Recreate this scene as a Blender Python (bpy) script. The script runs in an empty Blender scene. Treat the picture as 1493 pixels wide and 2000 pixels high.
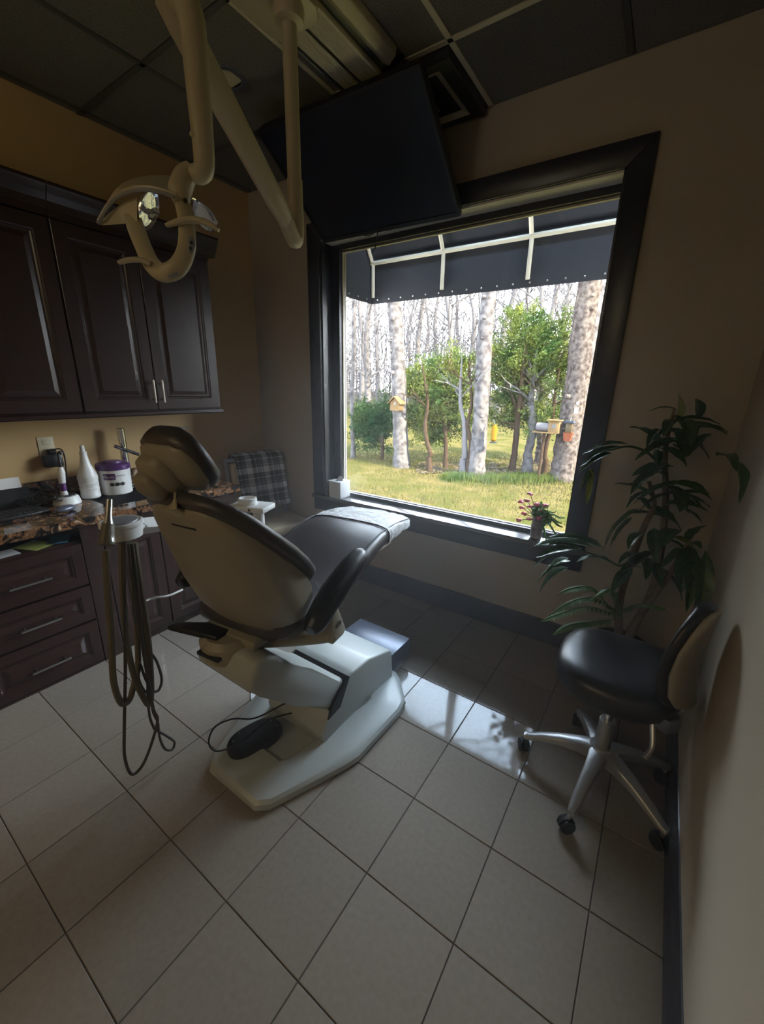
import bpy, bmesh, math, random
from mathutils import Vector, Matrix
R = math.radians
random.seed(7)
scene = bpy.context.scene

# ------------------------------------------------------------------ camera, sky, sun, lamps, exposure
F_PX, YAW, PITCH, ROLL = 795.25, -0.591752, 0.300215, -0.022672
CAM = Vector((0, 0, 1.5))
_fw = Vector((math.sin(YAW) * math.cos(PITCH), math.cos(YAW) * math.cos(PITCH), -math.sin(PITCH)))
_r0 = Vector((math.cos(YAW), -math.sin(YAW), 0))
_d0 = _fw.cross(_r0)
_c, _s = math.cos(ROLL), math.sin(ROLL)
CX = _c * _r0 + _s * _d0          # camera right
CD = -_s * _r0 + _c * _d0         # camera down
cam_data = bpy.data.cameras.new('camera')
cam_data.sensor_fit = 'VERTICAL'
cam_data.sensor_height = 36.0
cam_data.lens = 36.0 * F_PX / 2000.0
cam_data.clip_start = 0.02
cam_data.clip_end = 400
cam = bpy.data.objects.new('camera', cam_data)
scene.collection.objects.link(cam)
m3 = Matrix((CX, -CD, -_fw)).transposed()
cam.matrix_world = Matrix.Translation(CAM) @ m3.to_4x4()
scene.camera = cam

def ray(u, v):
    return CX * ((u - 746.5) / F_PX) + CD * ((v - 1000.0) / F_PX) + _fw
def at(u, v, d):                  # point seen at photo pixel (u, v), d metres deep
    return CAM + ray(u, v) * d
def on(u, v, axis, val):          # point seen at (u, v) on the plane axis = val
    q = ray(u, v)
    return CAM + q * ((val - CAM[axis]) / q[axis])

world = bpy.data.worlds.new('sky')
scene.world = world
world.use_nodes = True
wn, wl = world.node_tree.nodes, world.node_tree.links
wn.clear()
w_out = wn.new('ShaderNodeOutputWorld')
w_bg = wn.new('ShaderNodeBackground')
w_tc = wn.new('ShaderNodeTexCoord')
w_sep = wn.new('ShaderNodeSeparateXYZ')
w_ramp = wn.new('ShaderNodeValToRGB')
w_ramp.color_ramp.elements[0].position = 0.0
w_ramp.color_ramp.elements[0].color = (0.95, 0.97, 1.0, 1)
w_ramp.color_ramp.elements[1].position = 0.75
w_ramp.color_ramp.elements[1].color = (0.58, 0.75, 1.0, 1)
wl.new(w_tc.outputs['Generated'], w_sep.inputs[0])
wl.new(w_sep.outputs['Z'], w_ramp.inputs[0])
wl.new(w_ramp.outputs[0], w_bg.inputs['Color'])
w_bg.inputs['Strength'].default_value = 12.5
wl.new(w_bg.outputs[0], w_out.inputs['Surface'])

sun_d = bpy.data.lights.new('sun', 'SUN')
sun_d.energy = 30.0
sun_d.angle = R(1.5)
sun_d.color = (1.0, 0.86, 0.62)
sun = bpy.data.objects.new('sun', sun_d)
scene.collection.objects.link(sun)
sun.rotation_euler = Vector((-0.80, 0.05, -0.56)).to_track_quat('-Z', 'Y').to_euler()

hall_d = bpy.data.lights.new('fill_light', 'AREA')      # unseen fill light added in the hall, pointing up to brighten the room
hall_d.shape = 'SQUARE'; hall_d.size = 0.5
hall_d.energy = 18
hall_d.color = (1.0, 0.91, 0.79)
hall = bpy.data.objects.new('fill_light', hall_d)
scene.collection.objects.link(hall)
hall.location = (-1.3, -2.5, 2.2)
hall.rotation_euler = (math.pi, 0, 0)

portal_d = bpy.data.lights.new('window_portal', 'AREA')  # sampling portal in the window opening, gives no light of its own
portal_d.shape = 'RECTANGLE'; portal_d.size = 1.8; portal_d.size_y = 1.8
portal_d.cycles.is_portal = True
portal = bpy.data.objects.new('window_portal', portal_d)
scene.collection.objects.link(portal)
portal.location = (-1.24, 2.6, 1.55)
portal.rotation_euler = (R(-90), 0, 0)

scene.view_settings.view_transform = 'Standard'
scene.view_settings.look = 'None'
scene.view_settings.gamma = 1.0
scene.view_settings.use_curve_mapping = False
scene.view_settings.exposure = 1.3
cy = scene.cycles
cy.use_denoising = True
cy.max_bounces = 10
cy.diffuse_bounces = 6
cy.glossy_bounces = 4
cy.transmission_bounces = 8
cy.transparent_max_bounces = 12
cy.sample_clamp_indirect = 6.0
cy.caustics_reflective = False
cy.caustics_refractive = False

# ------------------------------------------------------------------ helpers
def srgb(r, g, b):
    f = lambda c: c / 12.92 if c <= 0.04045 else ((c + 0.055) / 1.055) ** 2.4
    return (f(r / 255), f(g / 255), f(b / 255), 1)

def mat(name, col, rough=0.5, metal=0.0, var=0.0, scale=20.0, bump=0.0, bscale=80.0, spec=0.5, coat=0.0, col2=None, detail=4.0):
    m = bpy.data.materials.new(name)
    m.use_nodes = True
    nt = m.node_tree; n, l = nt.nodes, nt.links
    p = n['Principled BSDF']
    p.inputs['Base Color'].default_value = col
    p.inputs['Roughness'].default_value = rough
    p.inputs['Metallic'].default_value = metal
    p.inputs['Specular IOR Level'].default_value = spec
    p.inputs['Coat Weight'].default_value = coat
    tc = n.new('ShaderNodeTexCoord')
    if var > 0 or col2:
        no = n.new('ShaderNodeTexNoise'); no.inputs['Scale'].default_value = scale; no.inputs['Detail'].default_value = detail
        l.new(tc.outputs['Object'], no.inputs['Vector'])
        rp = n.new('ShaderNodeValToRGB')
        rp.color_ramp.elements[0].position = 0.35; rp.color_ramp.elements[1].position = 0.65
        if col2:
            rp.color_ramp.elements[0].color = col; rp.color_ramp.elements[1].color = col2
        else:
            rp.color_ramp.elements[0].color = tuple(c * (1 - var) for c in col[:3]) + (1,)
            rp.color_ramp.elements[1].color = tuple(min(1, c * (1 + var)) for c in col[:3]) + (1,)
        l.new(no.outputs['Fac'], rp.inputs[0]); l.new(rp.outputs[0], p.inputs['Base Color'])
    if bump > 0:
        nb = n.new('ShaderNodeTexNoise'); nb.inputs['Scale'].default_value = bscale; nb.inputs['Detail'].default_value = 5
        l.new(tc.outputs['Object'], nb.inputs['Vector'])
        bp = n.new('ShaderNodeBump'); bp.inputs['Strength'].default_value = bump; bp.inputs['Distance'].default_value = 0.01
        l.new(nb.outputs['Fac'], bp.inputs['Height']); l.new(bp.outputs[0], p.inputs['Normal'])
    return m

def obj(name, bm, material, parent=None, smooth=35, M=None):
    if M is not None: bmesh.ops.transform(bm, matrix=M, verts=bm.verts)
    bmesh.ops.recalc_face_normals(bm, faces=bm.faces)
    me = bpy.data.meshes.new(name)
    bm.to_mesh(me); bm.free()
    if smooth:
        for p in me.polygons: p.use_smooth = True
        me.set_sharp_from_angle(angle=R(smooth))
    mats = material if isinstance(material, (list, tuple)) else [material]
    for m in mats: me.materials.append(m)
    o = bpy.data.objects.new(name, me)
    scene.collection.objects.link(o)
    if parent is not None: o.parent = parent
    return o

def thing(name, label, cat, loc=(0, 0, 0), rotz=0.0, group=None):
    o = bpy.data.objects.new(name, None)
    scene.collection.objects.link(o)
    o.empty_display_size = 0.1
    o.location = loc; o.rotation_euler = (0, 0, rotz)
    o['label'] = label; o['category'] = cat
    if group: o['group'] = group
    return o
def tag(o, label, cat, group=None, kind=None):
    o['label'] = label; o['category'] = cat
    if group: o['group'] = group
    if kind: o['kind'] = kind
    return o
def struct(name, bm=None, material=None, parent=None, smooth=35):
    if bm is None:
        o = bpy.data.objects.new(name, None); scene.collection.objects.link(o)
    else:
        o = obj(name, bm, material, parent, smooth)
    o['kind'] = 'structure'
    return o
def dup(root, loc, rotz, label=None, scale=1.0):
    r = root.copy(); scene.collection.objects.link(r); r.location = loc; r.rotation_euler = (0, 0, rotz); r.scale = (scale,) * 3
    if label: r['label'] = label
    for ch in list(root.children):
        c = ch.copy(); scene.collection.objects.link(c); c.parent = r
        for g in ch.children:
            d = g.copy(); scene.collection.objects.link(d); d.parent = c
    return r
def local(root, p):               # world point -> root's frame (root rotated about z only)
    return Matrix.Rotation(-root.rotation_euler.z, 3, 'Z') @ (Vector(p) - Vector(root.location))

def box(bm, x0, x1, y0, y1, z0, z1, bev=0.0, seg=2):
    vs = [bm.verts.new(p) for p in ((x0, y0, z0), (x1, y0, z0), (x1, y1, z0), (x0, y1, z0), (x0, y0, z1), (x1, y0, z1), (x1, y1, z1), (x0, y1, z1))]
    fs = [bm.faces.new([vs[i] for i in f]) for f in ((3, 2, 1, 0), (4, 5, 6, 7), (0, 1, 5, 4), (1, 2, 6, 5), (2, 3, 7, 6), (3, 0, 4, 7))]
    if bev > 0:
        es = list({e for f in fs for e in f.edges})
        bmesh.ops.bevel(bm, geom=es, offset=bev, segments=seg, profile=0.5, affect='EDGES')
    return bm
def B(*a, **k): return box(bmesh.new(), *a, **k)

def prism(bm, poly, axis, a0, a1, bev=0.0, seg=2):
    """poly: 2D outline in the plane across axis (axis 0: (y,z), 1: (x,z), 2: (x,y)), extruded from a0 to a1"""
    def mk(p, a):
        return (a, p[0], p[1]) if axis == 0 else (p[0], a, p[1]) if axis == 1 else (p[0], p[1], a)
    A = [bm.verts.new(mk(p, a0)) for p in poly]; Bv = [bm.verts.new(mk(p, a1)) for p in poly]
    n = len(poly)
    fs = [bm.faces.new(A), bm.faces.new(Bv[::-1])]
    for i in range(n): fs.append(bm.faces.new((A[i], A[(i + 1) % n], Bv[(i + 1) % n], Bv[i])))
    if bev > 0:
        es = list({e for f in fs for e in f.edges})
        bmesh.ops.bevel(bm, geom=es, offset=bev, segments=seg, profile=0.5, affect='EDGES')
    return bm

def loft(bm, rings, cap=True, closed=True):
    vr = [[bm.verts.new(p) for p in r] for r in rings]
    n = len(rings[0])
    for a, b in zip(vr[:-1], vr[1:]):
        for i in range(n if closed else n - 1):
            j = (i + 1) % n
            bm.faces.new((a[i], a[j], b[j], b[i]))
    if cap and closed:
        bm.faces.new(vr[0][::-1]); bm.faces.new(vr[-1])
    return bm

def catmull(pts, k=6):
    P = [Vector(p) for p in pts]
    if len(P) < 3: return P
    out = []
    for i in range(len(P) - 1):
        p0 = P[i - 1] if i > 0 else 2 * P[0] - P[1]
        p1, p2 = P[i], P[i + 1]
        p3 = P[i + 2] if i + 2 < len(P) else 2 * P[-1] - P[-2]
        for j in range(k):
            t = j / k
            out.append(0.5 * ((2 * p1) + (p2 - p0) * t + (2 * p0 - 5 * p1 + 4 * p2 - p3) * t * t + (3 * p1 - p0 - 3 * p2 + p3) * t ** 3))
    out.append(P[-1])
    return out

def tube(bm, pts, rad, n=10, flat=1.0, flat_dir=None, smooth=0, cap=True):
    """sweep along pts; rad a number or one per control point; flat scales the section along flat_dir"""
    k = smooth
    if k:
        rr = [rad] * len(pts) if not isinstance(rad, (list, tuple)) else list(rad)
        P = catmull(pts, k)
        rl = []
        for i in range(len(pts) - 1):
            for j in range(k): rl.append(rr[i] + (rr[i + 1] - rr[i]) * j / k)
        rl.append(rr[-1])
        if len(P) != len(rl): rl = [rr[0] + (rr[-1] - rr[0]) * i / (len(P) - 1) for i in range(len(P))]
    else:
        P = [Vector(p) for p in pts]
        rl = [rad] * len(P) if not isinstance(rad, (list, tuple)) else list(rad)
    rings = []
    prev = None
    for i, p in enumerate(P):
        a = P[max(0, i - 1)]; b = P[min(len(P) - 1, i + 1)]
        t = (b - a)
        if t.length < 1e-9: t = Vector((0, 0, 1))
        t.normalize()
        if prev is None:
            h = Vector(flat_dir) if flat_dir is not None else (Vector((0, 0, 1)) if abs(t.z) < 0.9 else Vector((1, 0, 0)))
        else: h = prev
        if flat_dir is not None: h = Vector(flat_dir)
        u = h - t * h.dot(t)
        if u.length < 1e-6: u = t.orthogonal()
        u.normalize(); prev = u
        w = t.cross(u)
        rings.append([p + (u * (math.cos(2 * math.pi * q / n) * flat) + w * math.sin(2 * math.pi * q / n)) * rl[i] for q in range(n)])
    return loft(bm, rings, cap)
def T(*a, **k): return tube(bmesh.new(), *a, **k)

def lathe(bm, prof, c=(0, 0, 0), n=20, axis=2, closed_ends=True):
    rings = []
    for r, h in prof:
        ring = []
        for q in range(n):
            a = 2 * math.pi * q / n
            x, y = r * math.cos(a), r * math.sin(a)
            v = (x, y, h) if axis == 2 else (x, h, y) if axis == 1 else (h, x, y)
            ring.append(Vector(v) + Vector(c))
        rings.append(ring)
    return loft(bm, rings, closed_ends)
def L(*a, **k): return lathe(bmesh.new(), *a, **k)

def sup(a, p):
    return math.copysign(abs(a) ** p, a)
def blob(bm, c, ax, ay, az, p=0.7, nu=20, nv=12, M=None):
    """superellipsoid"""
    rings = []
    for i in range(1, nv):
        ph = -math.pi / 2 + math.pi * i / nv
        rings.append([Vector((ax * sup(math.cos(ph), p) * sup(math.cos(2 * math.pi * q / nu), p),
                              ay * sup(math.cos(ph), p) * sup(math.sin(2 * math.pi * q / nu), p),
                              az * sup(math.sin(ph), p))) for q in range(nu)])
    if M is not None: rings = [[M @ v for v in r] for r in rings]
    rings = [[v + Vector(c) for v in r] for r in rings]
    return loft(bm, rings)

def panel(y0, y1, z0, z1, xf, th=0.02, frame=0.055, facing=1):
    """raised-panel door or drawer front, face at x = xf, facing +x"""
    bm = bmesh.new()
    seq = [(0, -th), (0, -0.003), (0.003, 0), (frame, 0), (frame + 0.006, -0.004), (frame + 0.010, -0.004), (frame + 0.016, -0.010), (frame + 0.024, -0.010), (frame + 0.045, -0.002)]
    rings = [[(xf + dx, y0 + i, z0 + i), (xf + dx, y1 - i, z0 + i), (xf + dx, y1 - i, z1 - i), (xf + dx, y0 + i, z1 - i)] for i, dx in seq]
    return loft(bm, rings)

def bar_handle(parent, p0, p1, out=(1, 0, 0), stand=0.03, r=0.006, material=None):
    bm = bmesh.new()
    p0, p1, out = Vector(p0), Vector(p1), Vector(out)
    d = (p1 - p0).normalized()
    tube(bm, [p0 + out * stand, p1 + out * stand], r, 10)
    q0, q1 = p0 + d * 0.02, p1 - d * 0.02
    tube(bm, [q0, q0 + out * stand], r * 0.8, 8); tube(bm, [q1, q1 + out * stand], r * 0.8, 8)
    return obj('handle', bm, material, parent)

def holed(axis, a0, a1, u0, u1, v0, v1, hu0, hu1, hv0, hv1):
    """a slab across axis from a0 to a1 with a rectangular hole, one connected mesh"""
    bm = bmesh.new()
    us, vs = [u0, hu0, hu1, u1], [v0, hv0, hv1, v1]
    def mk(u, v, a): return (a, u, v) if axis == 0 else (u, a, v) if axis == 1 else (u, v, a)
    A = [[bm.verts.new(mk(u, v, a0)) for v in vs] for u in us]
    Bv = [[bm.verts.new(mk(u, v, a1)) for v in vs] for u in us]
    for i in range(3):
        for j in range(3):
            if i == 1 and j == 1: continue
            bm.faces.new((A[i][j], A[i + 1][j], A[i + 1][j + 1], A[i][j + 1]))
            bm.faces.new((Bv[i][j], Bv[i][j + 1], Bv[i + 1][j + 1], Bv[i + 1][j]))
    def side(lst):
        for (i, j), (k, l) in zip(lst, lst[1:] + lst[:1]):
            bm.faces.new((A[i][j], A[k][l], Bv[k][l], Bv[i][j]))
    side([(0, 0), (1, 0), (2, 0), (3, 0), (3, 1), (3, 2), (3, 3), (2, 3), (1, 3), (0, 3), (0, 2), (0, 1)])
    side([(1, 1), (2, 1), (2, 2), (1, 2)])
    return bm

# ------------------------------------------------------------------ materials
M = {}
def dk(c, k=0.27): return (c[0] * k, c[1] * k, c[2] * k, 1)  # scales outdoor albedo down in place of a lower outdoor exposure
M['wall'] = mat('tan wall paint', srgb(186, 174, 154), 0.6, var=0.03, scale=3, bump=0.05, bscale=350)
M['wall_warm'] = mat('mustard wall tone', srgb(212, 178, 124), 0.6, var=0.03, scale=3, bump=0.05, bscale=350)  # left wall given a yellower, stronger tone than the others
M['tile'] = None
M['grout'] = mat('grout', srgb(82, 77, 71), 0.9)
M['ctile'] = mat('black ceiling tile', srgb(120, 115, 106), 0.95, var=0.35, scale=160, bump=0.6, bscale=240)
M['cream'] = mat('cream paint', srgb(214, 205, 176), 0.5)
M['tbar_dark'] = mat('shaded ceiling bar', srgb(84, 81, 75), 0.7)  # ceiling bars darkened in the colour to stand for shade
M['trim'] = mat('glare-tinted dark trim', srgb(49, 50, 59), 0.27, var=0.12, scale=8)  # navy tint of lens glare put into the trim colour
M['sill'] = mat('dark polished sill', srgb(96, 94, 96), 0.12, var=0.06, scale=12, coat=0.6)
M['wood'] = mat('espresso wood', srgb(50, 32, 27), 0.25, var=0.10, scale=9)
M['steel'] = mat('brushed steel', srgb(200, 198, 194), 0.28, 1.0)
M['chrome'] = mat('chrome', srgb(225, 225, 228), 0.06, 1.0)
M['white'] = mat('white plastic', srgb(228, 229, 228), 0.35)
M['offwhite'] = mat('chair enamel', srgb(166, 170, 166), 0.34, var=0.03, scale=6)
M['shell'] = mat('tan chair shell', srgb(150, 143, 127), 0.42, var=0.05, scale=8)
M['leather'] = mat('dark upholstery', srgb(66, 62, 63), 0.34, var=0.08, scale=40, bump=0.12, bscale=420)
M['blackpad'] = mat('black vinyl', srgb(36, 35, 37), 0.33, bump=0.08, bscale=400)
M['black'] = mat('black plastic', srgb(26, 26, 28), 0.4)
M['dark_rubber'] = mat('black rubber', srgb(20, 20, 21), 0.7)
M['lamp'] = mat('beige lamp enamel', srgb(190, 180, 152), 0.3)
M['hose'] = mat('beige hose', srgb(102, 95, 80), 0.5)
M['hose_dark'] = mat('grey hose', srgb(74, 72, 66), 0.5)
M['screen'] = mat('tv screen', srgb(32, 37, 50), 0.22, spec=0.5)
M['alu'] = mat('grey alloy', srgb(168, 168, 168), 0.35, 0.6)
M['bluegrey'] = mat('dark blue-grey metal', srgb(98, 102, 116), 0.3, 0.25)
M['awning'] = mat('black awning fabric', srgb(32, 33, 40), 0.9, bump=0.1, bscale=300)
M['galv'] = mat('galvanised tube', srgb(196, 188, 170), 0.45, 0.2)
M['leaf'] = mat('faux leaf', srgb(44, 74, 44), 0.32, col2=srgb(70, 102, 62), scale=14)
M['leaf_yellow'] = mat('yellowed leaf', srgb(150, 150, 62), 0.4, col2=srgb(96, 118, 60), scale=20)
M['fern'] = mat('fern green', srgb(84, 124, 66), 0.5)
M['sprig'] = mat('bright sprig green', srgb(128, 168, 86), 0.6, col2=srgb(92, 140, 70), scale=30)
M['bark_in'] = mat('cane stem', srgb(112, 96, 74), 0.7, var=0.2, scale=40)
M['paper'] = mat('white paper', srgb(236, 236, 236), 0.7)
M['blue_paper'] = mat('blue paper', srgb(80, 150, 185), 0.7)
M['green_paper'] = mat('green paper', srgb(176, 186, 92), 0.7)
M['purple'] = mat('purple plastic', srgb(84, 44, 104), 0.35)
M['ivory'] = mat('ivory plate', srgb(222, 212, 180), 0.4)
M['mirror'] = mat('faceted mirror', srgb(220, 224, 232), 0.08, 1.0, bump=0.5, bscale=30)
M['beige_fabric'] = mat('beige upholstery', srgb(188, 172, 142), 0.75, var=0.06, scale=60)
M['grey_frame'] = mat('grey frame', srgb(150, 152, 158), 0.4, 0.3)
M['grass'] = mat('lawn', dk(srgb(156, 158, 84), 0.062), 0.95, col2=dk(srgb(214, 190, 124), 0.062), scale=2.2, detail=9, bump=0.5, bscale=25, spec=0.0)
M['blade'] = mat('grass blade', dk(srgb(172, 174, 92), 0.072), 0.8, col2=dk(srgb(226, 204, 142), 0.072), scale=1.2, spec=0.0)
M['lush'] = mat('lush grass', dk(srgb(122, 160, 78), 0.085), 0.8, col2=dk(srgb(168, 178, 98), 0.085), scale=2.5, spec=0.0)
M['bark'] = mat('grey bark', dk(srgb(164, 150, 142), 0.14), 0.95, col2=dk(srgb(96, 84, 80), 0.14), scale=14, bump=0.5, bscale=22, detail=8, spec=0.0)
M['bark2'] = mat('pale bark', dk(srgb(176, 168, 166), 0.14), 0.95, col2=dk(srgb(112, 105, 106), 0.14), scale=10, bump=0.4, bscale=18, spec=0.0)
M['bark3'] = mat('brown bark', dk(srgb(112, 92, 76), 0.13), 0.95, var=0.25, scale=20, bump=0.6, bscale=40, spec=0.0)
M['far_bark'] = mat('far bark', dk(srgb(205, 196, 198), 0.085), 0.95, spec=0.0)
M['far_wood'] = mat('far woods', dk(srgb(214, 206, 214), 0.05), 0.95, spec=0.0)
M['cedar'] = mat('cedar green', dk(srgb(82, 118, 66), 0.19), 0.7, col2=dk(srgb(160, 166, 82), 0.19), scale=1.6, detail=3, spec=0.0)
M['cedar_dark'] = mat('cedar deep green', dk(srgb(52, 88, 52), 0.19), 0.7, col2=dk(srgb(92, 116, 60), 0.19), scale=1.4, detail=3, spec=0.0)
M['white_out'] = mat('weathered white tag', dk(srgb(230, 230, 226), 0.14), 0.6, spec=0.0)
M['roof_out'] = mat('slate roof', dk(srgb(84, 92, 104), 0.16), 0.5, spec=0.05)
M['raw_wood'] = mat('raw pine', dk(srgb(206, 168, 122), 0.11), 0.8, var=0.1, scale=30, spec=0.0)
M['yellow'] = mat('yellow plastic', dk(srgb(226, 170, 58), 0.09), 0.5, spec=0.0)
M['pink'] = mat('pink petals', srgb(246, 110, 138), 0.6, col2=srgb(250, 176, 186), scale=60)
M['litter'] = mat('leaf litter', dk(srgb(160, 132, 104), 0.085), 0.95, col2=dk(srgb(196, 180, 160), 0.085), scale=10, bump=0.6, bscale=20, spec=0.0)

def floor_tile_mat():
    m = bpy.data.materials.new('polished floor tile'); m.use_nodes = True
    n, l = m.node_tree.nodes, m.node_tree.links
    p = n['Principled BSDF']
    p.inputs['Roughness'].default_value = 0.055
    p.inputs['Specular IOR Level'].default_value = 0.26
    g = n.new('ShaderNodeNewGeometry')
    no = n.new('ShaderNodeTexNoise'); no.inputs['Scale'].default_value = 60; no.inputs['Detail'].default_value = 8
    l.new(g.outputs['Position'], no.inputs['Vector'])
    oi = n.new('ShaderNodeObjectInfo')
    mx = n.new('ShaderNodeMath'); mx.operation = 'MULTIPLY_ADD'; mx.inputs[1].default_value = 0.35
    l.new(oi.outputs['Random'], mx.inputs[0]); l.new(no.outputs['Fac'], mx.inputs[2])
    rp = n.new('ShaderNodeValToRGB')
    rp.color_ramp.elements[0].position = 0.3; rp.color_ramp.elements[0].color = srgb(130, 121, 110)
    rp.color_ramp.elements[1].position = 1.0; rp.color_ramp.elements[1].color = srgb(148, 138, 127)
    l.new(mx.outputs[0], rp.inputs[0]); l.new(rp.outputs[0], p.inputs['Base Color'])
    return m
M['tile'] = floor_tile_mat()

def granite_mat():
    m = bpy.data.materials.new('granite'); m.use_nodes = True
    n, l = m.node_tree.nodes, m.node_tree.links
    p = n['Principled BSDF']; p.inputs['Roughness'].default_value = 0.07
    tc = n.new('ShaderNodeTexCoord')
    no = n.new('ShaderNodeTexNoise'); no.inputs['Scale'].default_value = 16; no.inputs['Detail'].default_value = 9; no.inputs['Distortion'].default_value = 1.6
    l.new(tc.outputs['Object'], no.inputs['Vector'])
    rp = n.new('ShaderNodeValToRGB'); cr = rp.color_ramp
    cr.elements[0].position = 0.36; cr.elements[0].color = srgb(24, 22, 22)
    cr.elements[1].position = 0.72; cr.elements[1].color = srgb(206, 196, 180)
    for pos, c in ((0.47, srgb(42, 34, 32)), (0.53, srgb(150, 104, 66)), (0.57, srgb(62, 50, 46)), (0.63, srgb(172, 134, 96))):
        e = cr.elements.new(pos); e.color = c
    l.new(no.outputs['Fac'], rp.inputs[0]); l.new(rp.outputs[0], p.inputs['Base Color'])
    return m
M['granite'] = granite_mat()

def glass_mat():
    m = bpy.data.materials.new('window glass'); m.use_nodes = True
    n, l = m.node_tree.nodes, m.node_tree.links
    n.clear()
    out = n.new('ShaderNodeOutputMaterial'); mix = n.new('ShaderNodeMixShader')
    tr = n.new('ShaderNodeBsdfTransparent'); gl = n.new('ShaderNodeBsdfGlossy'); fr = n.new('ShaderNodeFresnel')
    tr.inputs['Color'].default_value = (0.96, 0.98, 0.97, 1); gl.inputs['Roughness'].default_value = 0.0; fr.inputs['IOR'].default_value = 1.3
    l.new(fr.outputs[0], mix.inputs[0]); l.new(tr.outputs[0], mix.inputs[1]); l.new(gl.outputs[0], mix.inputs[2]); l.new(mix.outputs[0], out.inputs[0])
    return m
M['glass'] = glass_mat()

def film_mat():
    m = bpy.data.materials.new('clear plastic film'); m.use_nodes = True
    n, l = m.node_tree.nodes, m.node_tree.links
    n.clear()
    out = n.new('ShaderNodeOutputMaterial'); mix = n.new('ShaderNodeMixShader')
    tr = n.new('ShaderNodeBsdfTransparent'); p = n.new('ShaderNodeBsdfPrincipled')
    p.inputs['Base Color'].default_value = srgb(246, 246, 246); p.inputs['Roughness'].default_value = 0.10; p.inputs['Specular IOR Level'].default_value = 1.0
    tc = n.new('ShaderNodeTexCoord'); wv = n.new('ShaderNodeTexNoise'); wv.inputs['Scale'].default_value = 16; wv.inputs['Detail'].default_value = 6; wv.inputs['Distortion'].default_value = 2.2
    mp = n.new('ShaderNodeMapping'); mp.inputs['Scale'].default_value = (0.6, 2.2, 1)
    l.new(tc.outputs['Object'], mp.inputs[0]); l.new(mp.outputs[0], wv.inputs['Vector'])
    bp = n.new('ShaderNodeBump'); bp.inputs['Strength'].default_value = 0.7; bp.inputs['Distance'].default_value = 0.02
    l.new(wv.outputs['Fac'], bp.inputs['Height']); l.new(bp.outputs[0], p.inputs['Normal'])
    mix.inputs[0].default_value = 0.7
    l.new(tr.outputs[0], mix.inputs[1]); l.new(p.outputs[0], mix.inputs[2]); l.new(mix.outputs[0], out.inputs[0])
    return m
M['film'] = film_mat()

def plaid_mat():
    m = bpy.data.materials.new('black and white plaid'); m.use_nodes = True
    n, l = m.node_tree.nodes, m.node_tree.links
    p = n['Principled BSDF']; p.inputs['Roughness'].default_value = 0.9
    uv = n.new('ShaderNodeUVMap'); sp = n.new('ShaderNodeSeparateXYZ'); l.new(uv.outputs[0], sp.inputs[0])
    def stripes(sock):
        fr = n.new('ShaderNodeMath'); fr.operation = 'FRACT'
        mu = n.new('ShaderNodeMath'); mu.operation = 'MULTIPLY'; mu.inputs[1].default_value = 3.4
        l.new(sock, mu.inputs[0]); l.new(mu.outputs[0], fr.inputs[0])
        r = n.new('ShaderNodeValToRGB'); r.color_ramp.interpolation = 'CONSTANT'
        e = r.color_ramp.elements
        e[0].position = 0; e[0].color = (0.02, 0.02, 0.02, 1); e[1].position = 0.10; e[1].color = (0.85, 0.85, 0.85, 1)
        for pos, c in ((0.15, 0.02), (0.42, 0.5), (0.46, 0.02), (0.55, 0.95), (0.86, 0.02)):
            q = e.new(pos); q.color = (c, c, c, 1)
        l.new(fr.outputs[0], r.inputs[0])
        return r.outputs[0]
    a, b = stripes(sp.outputs[0]), stripes(sp.outputs[1])
    ad = n.new('ShaderNodeMix'); ad.data_type = 'RGBA'; ad.blend_type = 'MIX'; ad.inputs[0].default_value = 0.5
    l.new(a, ad.inputs[6]); l.new(b, ad.inputs[7])
    r = n.new('ShaderNodeValToRGB'); e = r.color_ramp.elements
    e[0].position = 0.05; e[0].color = srgb(40, 36, 37); e[1].position = 0.80; e[1].color = srgb(235, 237, 242)
    q = e.new(0.42); q.color = srgb(128, 126, 130)
    l.new(ad.outputs[2], r.inputs[0]); l.new(r.outputs[0], p.inputs['Base Color'])
    return m
M['plaid'] = plaid_mat()

# ------------------------------------------------------------------ the room
XL, XR, YB, YF, ZC = -2.89, 0.285, 2.40, -1.50, 2.85
WX0, WX1, WZ0, WZ1 = -2.175, -0.342, 0.645, 2.443        # window opening
YO = 2.68                                                 # outer face of the window wall

struct('wall_back', holed(1, YB, YO, XL - 0.2, XR + 0.2, -0.3, 3.3, WX0, WX1, WZ0 - 0.03, WZ1), M['wall'])
struct('wall_left', B(XL - 0.2, XL, YF - 2, YB, -0.3, 3.3), M['wall_warm'])
struct('wall_right', B(XR, XR + 0.2, YF - 2, YB, -0.3, 3.3), M['wall'])
struct('wall_front', holed(1, YF - 0.12, YF, XL, XR, -0.3, 3.3, -2.6, 0.0, 0.0, 2.84), M['wall'])
struct('bounce_panel', B(XL, XR, YF - 2.0, YF - 0.13, ZC + 0.05, ZC + 0.1), M['cream'])  # unseen pale panel added to bounce the fill light into the room
struct('wall_hall', B(XL, XR, YF - 2.1, YF - 2.0, -0.3, 3.3), M['wall'])

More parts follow.
